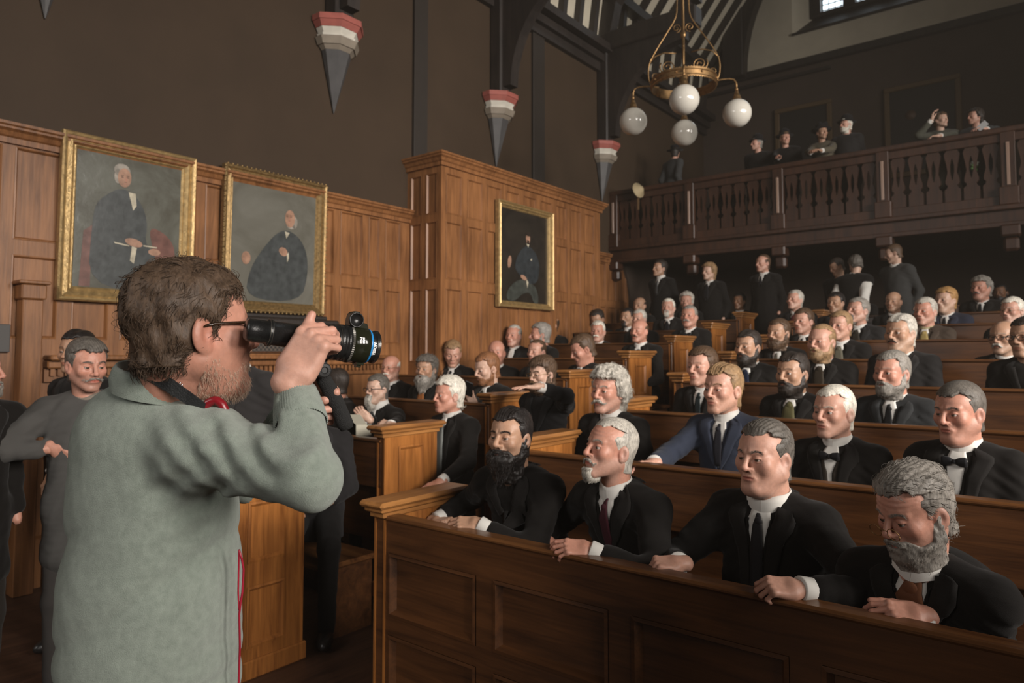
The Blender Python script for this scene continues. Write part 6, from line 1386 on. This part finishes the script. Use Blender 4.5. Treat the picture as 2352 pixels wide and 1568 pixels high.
    tub = turn('eyepiece_tube', [(-.02, .018), (.0, .022), (.03, .022), (.035, .0225), (.13, .0225), (.135, .0255), (.142, .026), (.150, .0255), (.155, .0262), (.168, .0262), (.172, .0235), (.36, .0245), (.42, .0245), (.425, .0262), (.45, .0262), (.455, .0245), (.56, .025)], blk)
    for s in (.142, .160): turn('worn_ring', [(s-.002, .0262), (s, .0269), (s+.002, .0262)], edge, tub)
    lb = turn('lens_barrel', [(.545, .028), (.55, .0335), (.575, .0345), (.58, .033), (.60, .0345), (.615, .0345), (.62, .0335), (.635, .036), (.66, .0365), (.665, .0345), (.675, .0345), (.68, .0365), (.715, .0375), (.72, .0358), (.73, .0358), (.735, .038), (.765, .0385)], blk)
    for s, r_ in ((.577, .0348), (.60, .0350), (.637, .0367), (.68, .0370)): turn('worn_ring', [(s-.0012, r_-.0004), (s, r_), (s+.0012, r_-.0004)], edge, lb, 48)
    mb = MB(); n = 110; rr = []
    for s, r_ in ((.766, .036), (.766, .0392), (.785, .0392), (.785, .036)): rr.append([Vector(pt(s, 2*math.pi*k/n, r_-(.0012 if k % 2 else 0)*(r_ > .037))) for k in range(n)])
    mb.rings(rr, True, False, False); mb.build('focus_gear', plain('gear_ring', (.10, .095, .085), .4, .5), lb)
    hs_ = turn('lens_housing', [(.785, .0375), (.79, .0388), (.90, .0385), (.92, .0365), (.945, .034), (.95, .031)], lac)
    turn('blue_ring', [(.925, .0362), (.927, .0368), (.942, .0352), (.944, .034)], plain('blue_anodised', (.02, .22, .55), .3), hs_)
    fr = turn('front_rim', [(.944, .0325), (.948, .0325), (.975, .0322), (.98, .0335), (.99, .0342), (.992, .0335), (.997, .0342), (1.0, .0335), (1.008, .034), (1.015, .033), (1.016, .028), (1.0, .026)], blk, hs_)
    turn('front_glass', [(1.002, .0001), (1.004, .015), (1.001, .027)], plain('coated_glass', (.01, .008, .02), .05), fr)
    for s in (.990, .999, 1.008): turn('steel_ring', [(s-.0015, .0338), (s, .0347), (s+.0015, .0338)], plain('polished_steel', (.5, .48, .46), .25, 1), fr, 48)
    # focus knob housing on top
    mb = MB(); c1 = pt(.845, -.10, .043); 
    poly_ = [(.755, .030), (.752, .050), (.762, .062), (.780, .067), (.820, .067), (.838, .060), (.852, .046), (.895, .045), (.912, .036), (.922, .020), (.88, .018)]
    rr = [[Vector(axd*(s*L)+vv*h+uu*w) for s, h in poly_] for w in (.016, -.014)]; mb.rings(rr, True, True, False); mb.build('motor_mount', lac, hs_)
    mb = MB(); mb.lathe([(.012, 0), (.012, .004), (.0155, .004), (.0155, .010), (.0135, .011), (.0135, .007)], tuple(axd*(.795*L)+vv*.049+uu*.012), tuple(uu), 28); mb.build('mount_knob', blk, hs_)
    mb = MB(); rr = [[Vector(axd*(s*L)+vv*h+uu*w) for s, h in ((.865, -.036), (.90, -.036), (.90, -.046), (.865, -.046))] for w in (.008, -.008)]; mb.rings(rr, True, True, False); rr = [[Vector(axd*(s*L)+vv*h+uu*w) for s, h in ((.85, -.034), (.92, -.034), (.915, -.041), (.855, -.041))] for w in (.012, -.012)]; mb.rings(rr, True, True, False); mb.build('lens_foot', lac, hs_)
    # lettering
    def text(body, s, ang, r, size, mat, rot=0, par=hs_, name='lettering', mirror=False, sx=1.0):
        cu = bpy.data.curves.new(name, 'FONT'); cu.body = body; cu.size = size; cu.extrude = .0002; cu.align_x = 'CENTER'; cu.align_y = 'CENTER'; cu.offset = .0003
        o = bpy.data.objects.new(name, cu); COL.objects.link(o); dg = bpy.context.evaluated_depsgraph_get(); me = bpy.data.meshes.new_from_object(o.evaluated_get(dg)); bpy.data.objects.remove(o)
        me.transform(Matrix.Rotation(rot, 4, 'Z'))
        for v in me.vertices:   # wrap on the cylinder: x along the axis, y around
            x, y, z = v.co; a = ang-y/r; q = axd*(s*L+x*sx)+(vv*math.cos(a)+uu*math.sin(a))*(r+z); v.co = Vector(q)
        me.materials.append(mat); o = bpy.data.objects.new(name, me); COL.objects.link(o); o.parent = par
    wh = plain('white_lettering', (.85, .85, .85), .5)
    text('75', .84, 1.32, .0390, .0115, wh); text('VISION', .962, 1.75, .0326, .0085, wh, rot=math.radians(90))
    # clamp and grip
    K0 = P(728, 800, 1.43); K1 = P(735, 845, 1.44); b = MB()
    bx = lambda c, h, mb: mb.add([tuple(TL(c+axd*sx*h[0]+vv*sz*h[2]+uu*sy*h[1])) for sz in (-1, 1) for sx, sy in ((-1, -1), (1, -1), (1, 1), (-1, 1))], [(0,3,2,1),(4,5,6,7),(0,1,5,4),(1,2,6,5),(2,3,7,6),(3,0,4,7)])
    bx(P(733, 812, 1.435), (.006, .010, .022), b); bx(P(730, 838, 1.44), (.015, .012, .014), b); cl = b.build('clamp', blk, t)
    b = MB(); c = P(741, 850, 1.42); n = 36
    b.rings([[Vector(TL(c+uu*w+(axd*math.cos(2*math.pi*k/n)+vv*math.sin(2*math.pi*k/n))*(r_-(.0007 if k % 2 else 0)))) for k in range(n)] for w, r_ in ((-.024, .0125), (-.012, .0125), (-.012, .0155), (.010, .0155), (.012, .013), (.013, .008), (.011, .006))], True, True, False); b.build('clamp_knob', plain('rubber', (.012, .012, .012), .6), cl)
    b = MB(); b.sphere(tuple(TL(P(716, 856, 1.445))), .016, 16, 10); b.build('ball_joint', blk, cl)
    b = MB(); g = [P(738, 862, 1.455), P(752, 885, 1.46), P(775, 930, 1.465), P(797, 985, 1.47)]; b.tube([tuple(TL(x)) for x in resample(np.array(g), 12)], [.0135]+[.0155]*2+[.0165]*6+[.0175]*2+[.0125], 20)
    b.build('foam_grip', plain('black_foam', (.014, .014, .014), .9, bmp=1.0, bsc=500), t)
    # red cable hanging by his side
    b = MB(); pts = [P(549, 1262, 1.36), P(560, 1300, 1.37), P(556, 1370, 1.37), P(549, 1400, 1.37), P(551, 1480, 1.38), P(548, 1570, 1.39)]; e = P(546, 1570, 1.39); e2 = e.copy(); e2[2] = .02; pts += [e2*.6+e*.4, e2]
    pts = np.array(pts); b.tube([tuple(x-pts[0]) for x in resample(pts, 60)], .0022, 6); b.tube([tuple(x-pts[0]) for x in resample(np.array([pts[0], P(548, 1310, 1.37), P(547, 1360, 1.37), pts[3]]), 16)], .0018, 6)
    o = b.build('cable', plain('red_cable', (.30, .012, .03), .4)); o.location = tuple(pts[0]); tag(o, 'thin red cable hanging down from the photographer\'s waist to the floor', 'cable')
photographer()
# ------------------------------------------------------------------ small things held or left about
def note():
    c = on_plane(838, 975, 1, 3.14); b = MB(); u = Vector(RV); v = Vector((0, 0, 1)); w = Vector(FV)
    for s, (x0, x1, z0, z1, ti) in enumerate(((-.13, .02, .0, .10, -.6), (-.08, .06, -.10, .0, .0))): b.add([tuple(u*(x+(.05 if z > .05 else 0)*-1*(s == 0))+v*z+w*(z*ti+dd)) for dd in (0, .004) for x, z in ((x0+(.05 if s == 0 else 0), z0), (x1, z0), (x1, z1), (x0, z1))], [(0,3,2,1),(4,5,6,7),(0,1,5,4),(1,2,6,5),(2,3,7,6),(3,0,4,7)])
    b.v = [(x*.75, y*.75, z*.75) for x, y, z in b.v]; o = b.build('notebook', plain('cream_paper', (.55, .52, .42), .7)); o.location = tuple(c); tag(o, 'small open cream notebook held by the man in black-rimmed glasses', 'notebook')
note()
b = MB(); b.box((-.035, -.005, -.07), (.035, .005, .07), .003); o = b.build('phone', M['black']); o.location = tuple(on_plane(1077, 893, 1, 4.20)); o.rotation_euler = (.5, .35, .3); tag(o, 'small black phone held up by the ginger-haired man', 'phone')
b = MB(); b.box((-.035, -.005, -.06), (.035, .005, .06), .003); o = b.build('phone', plain('lit_phone', (.5, .5, .5), .3)); o.location = tuple(on_plane(2256, 289, 1, 10.30)); o.rotation_euler = (.4, .9, .2); tag(o, 'pale phone in the hand of the spectator bent over the gallery rail', 'phone')
t = thing('straw_hat', 'pale straw hat with a long ribbon hung on the gallery rail near its end', 'hat', tuple(on_plane(1466, 437, 1, 10.12)))
b = MB(); b.lathe([(.005, .10), (.07, .09), (.085, .0), (.10, -.005), (.16, -.0), (.162, .006), (.09, .006), (.075, .085), (.005, .092)][::-1], (0, 0, 0), (.95, -.25, .2), 28); b.xf(Matrix.Scale(.8, 4)); b.build('straw', plain('straw', (.42, .33, .19), .7), t)
b = MB(); b.box((-.015, -.005, -.32), (.015, .0, -.05)); b.build('ribbon', plain('tan_ribbon', (.16, .09, .04), .6), t)
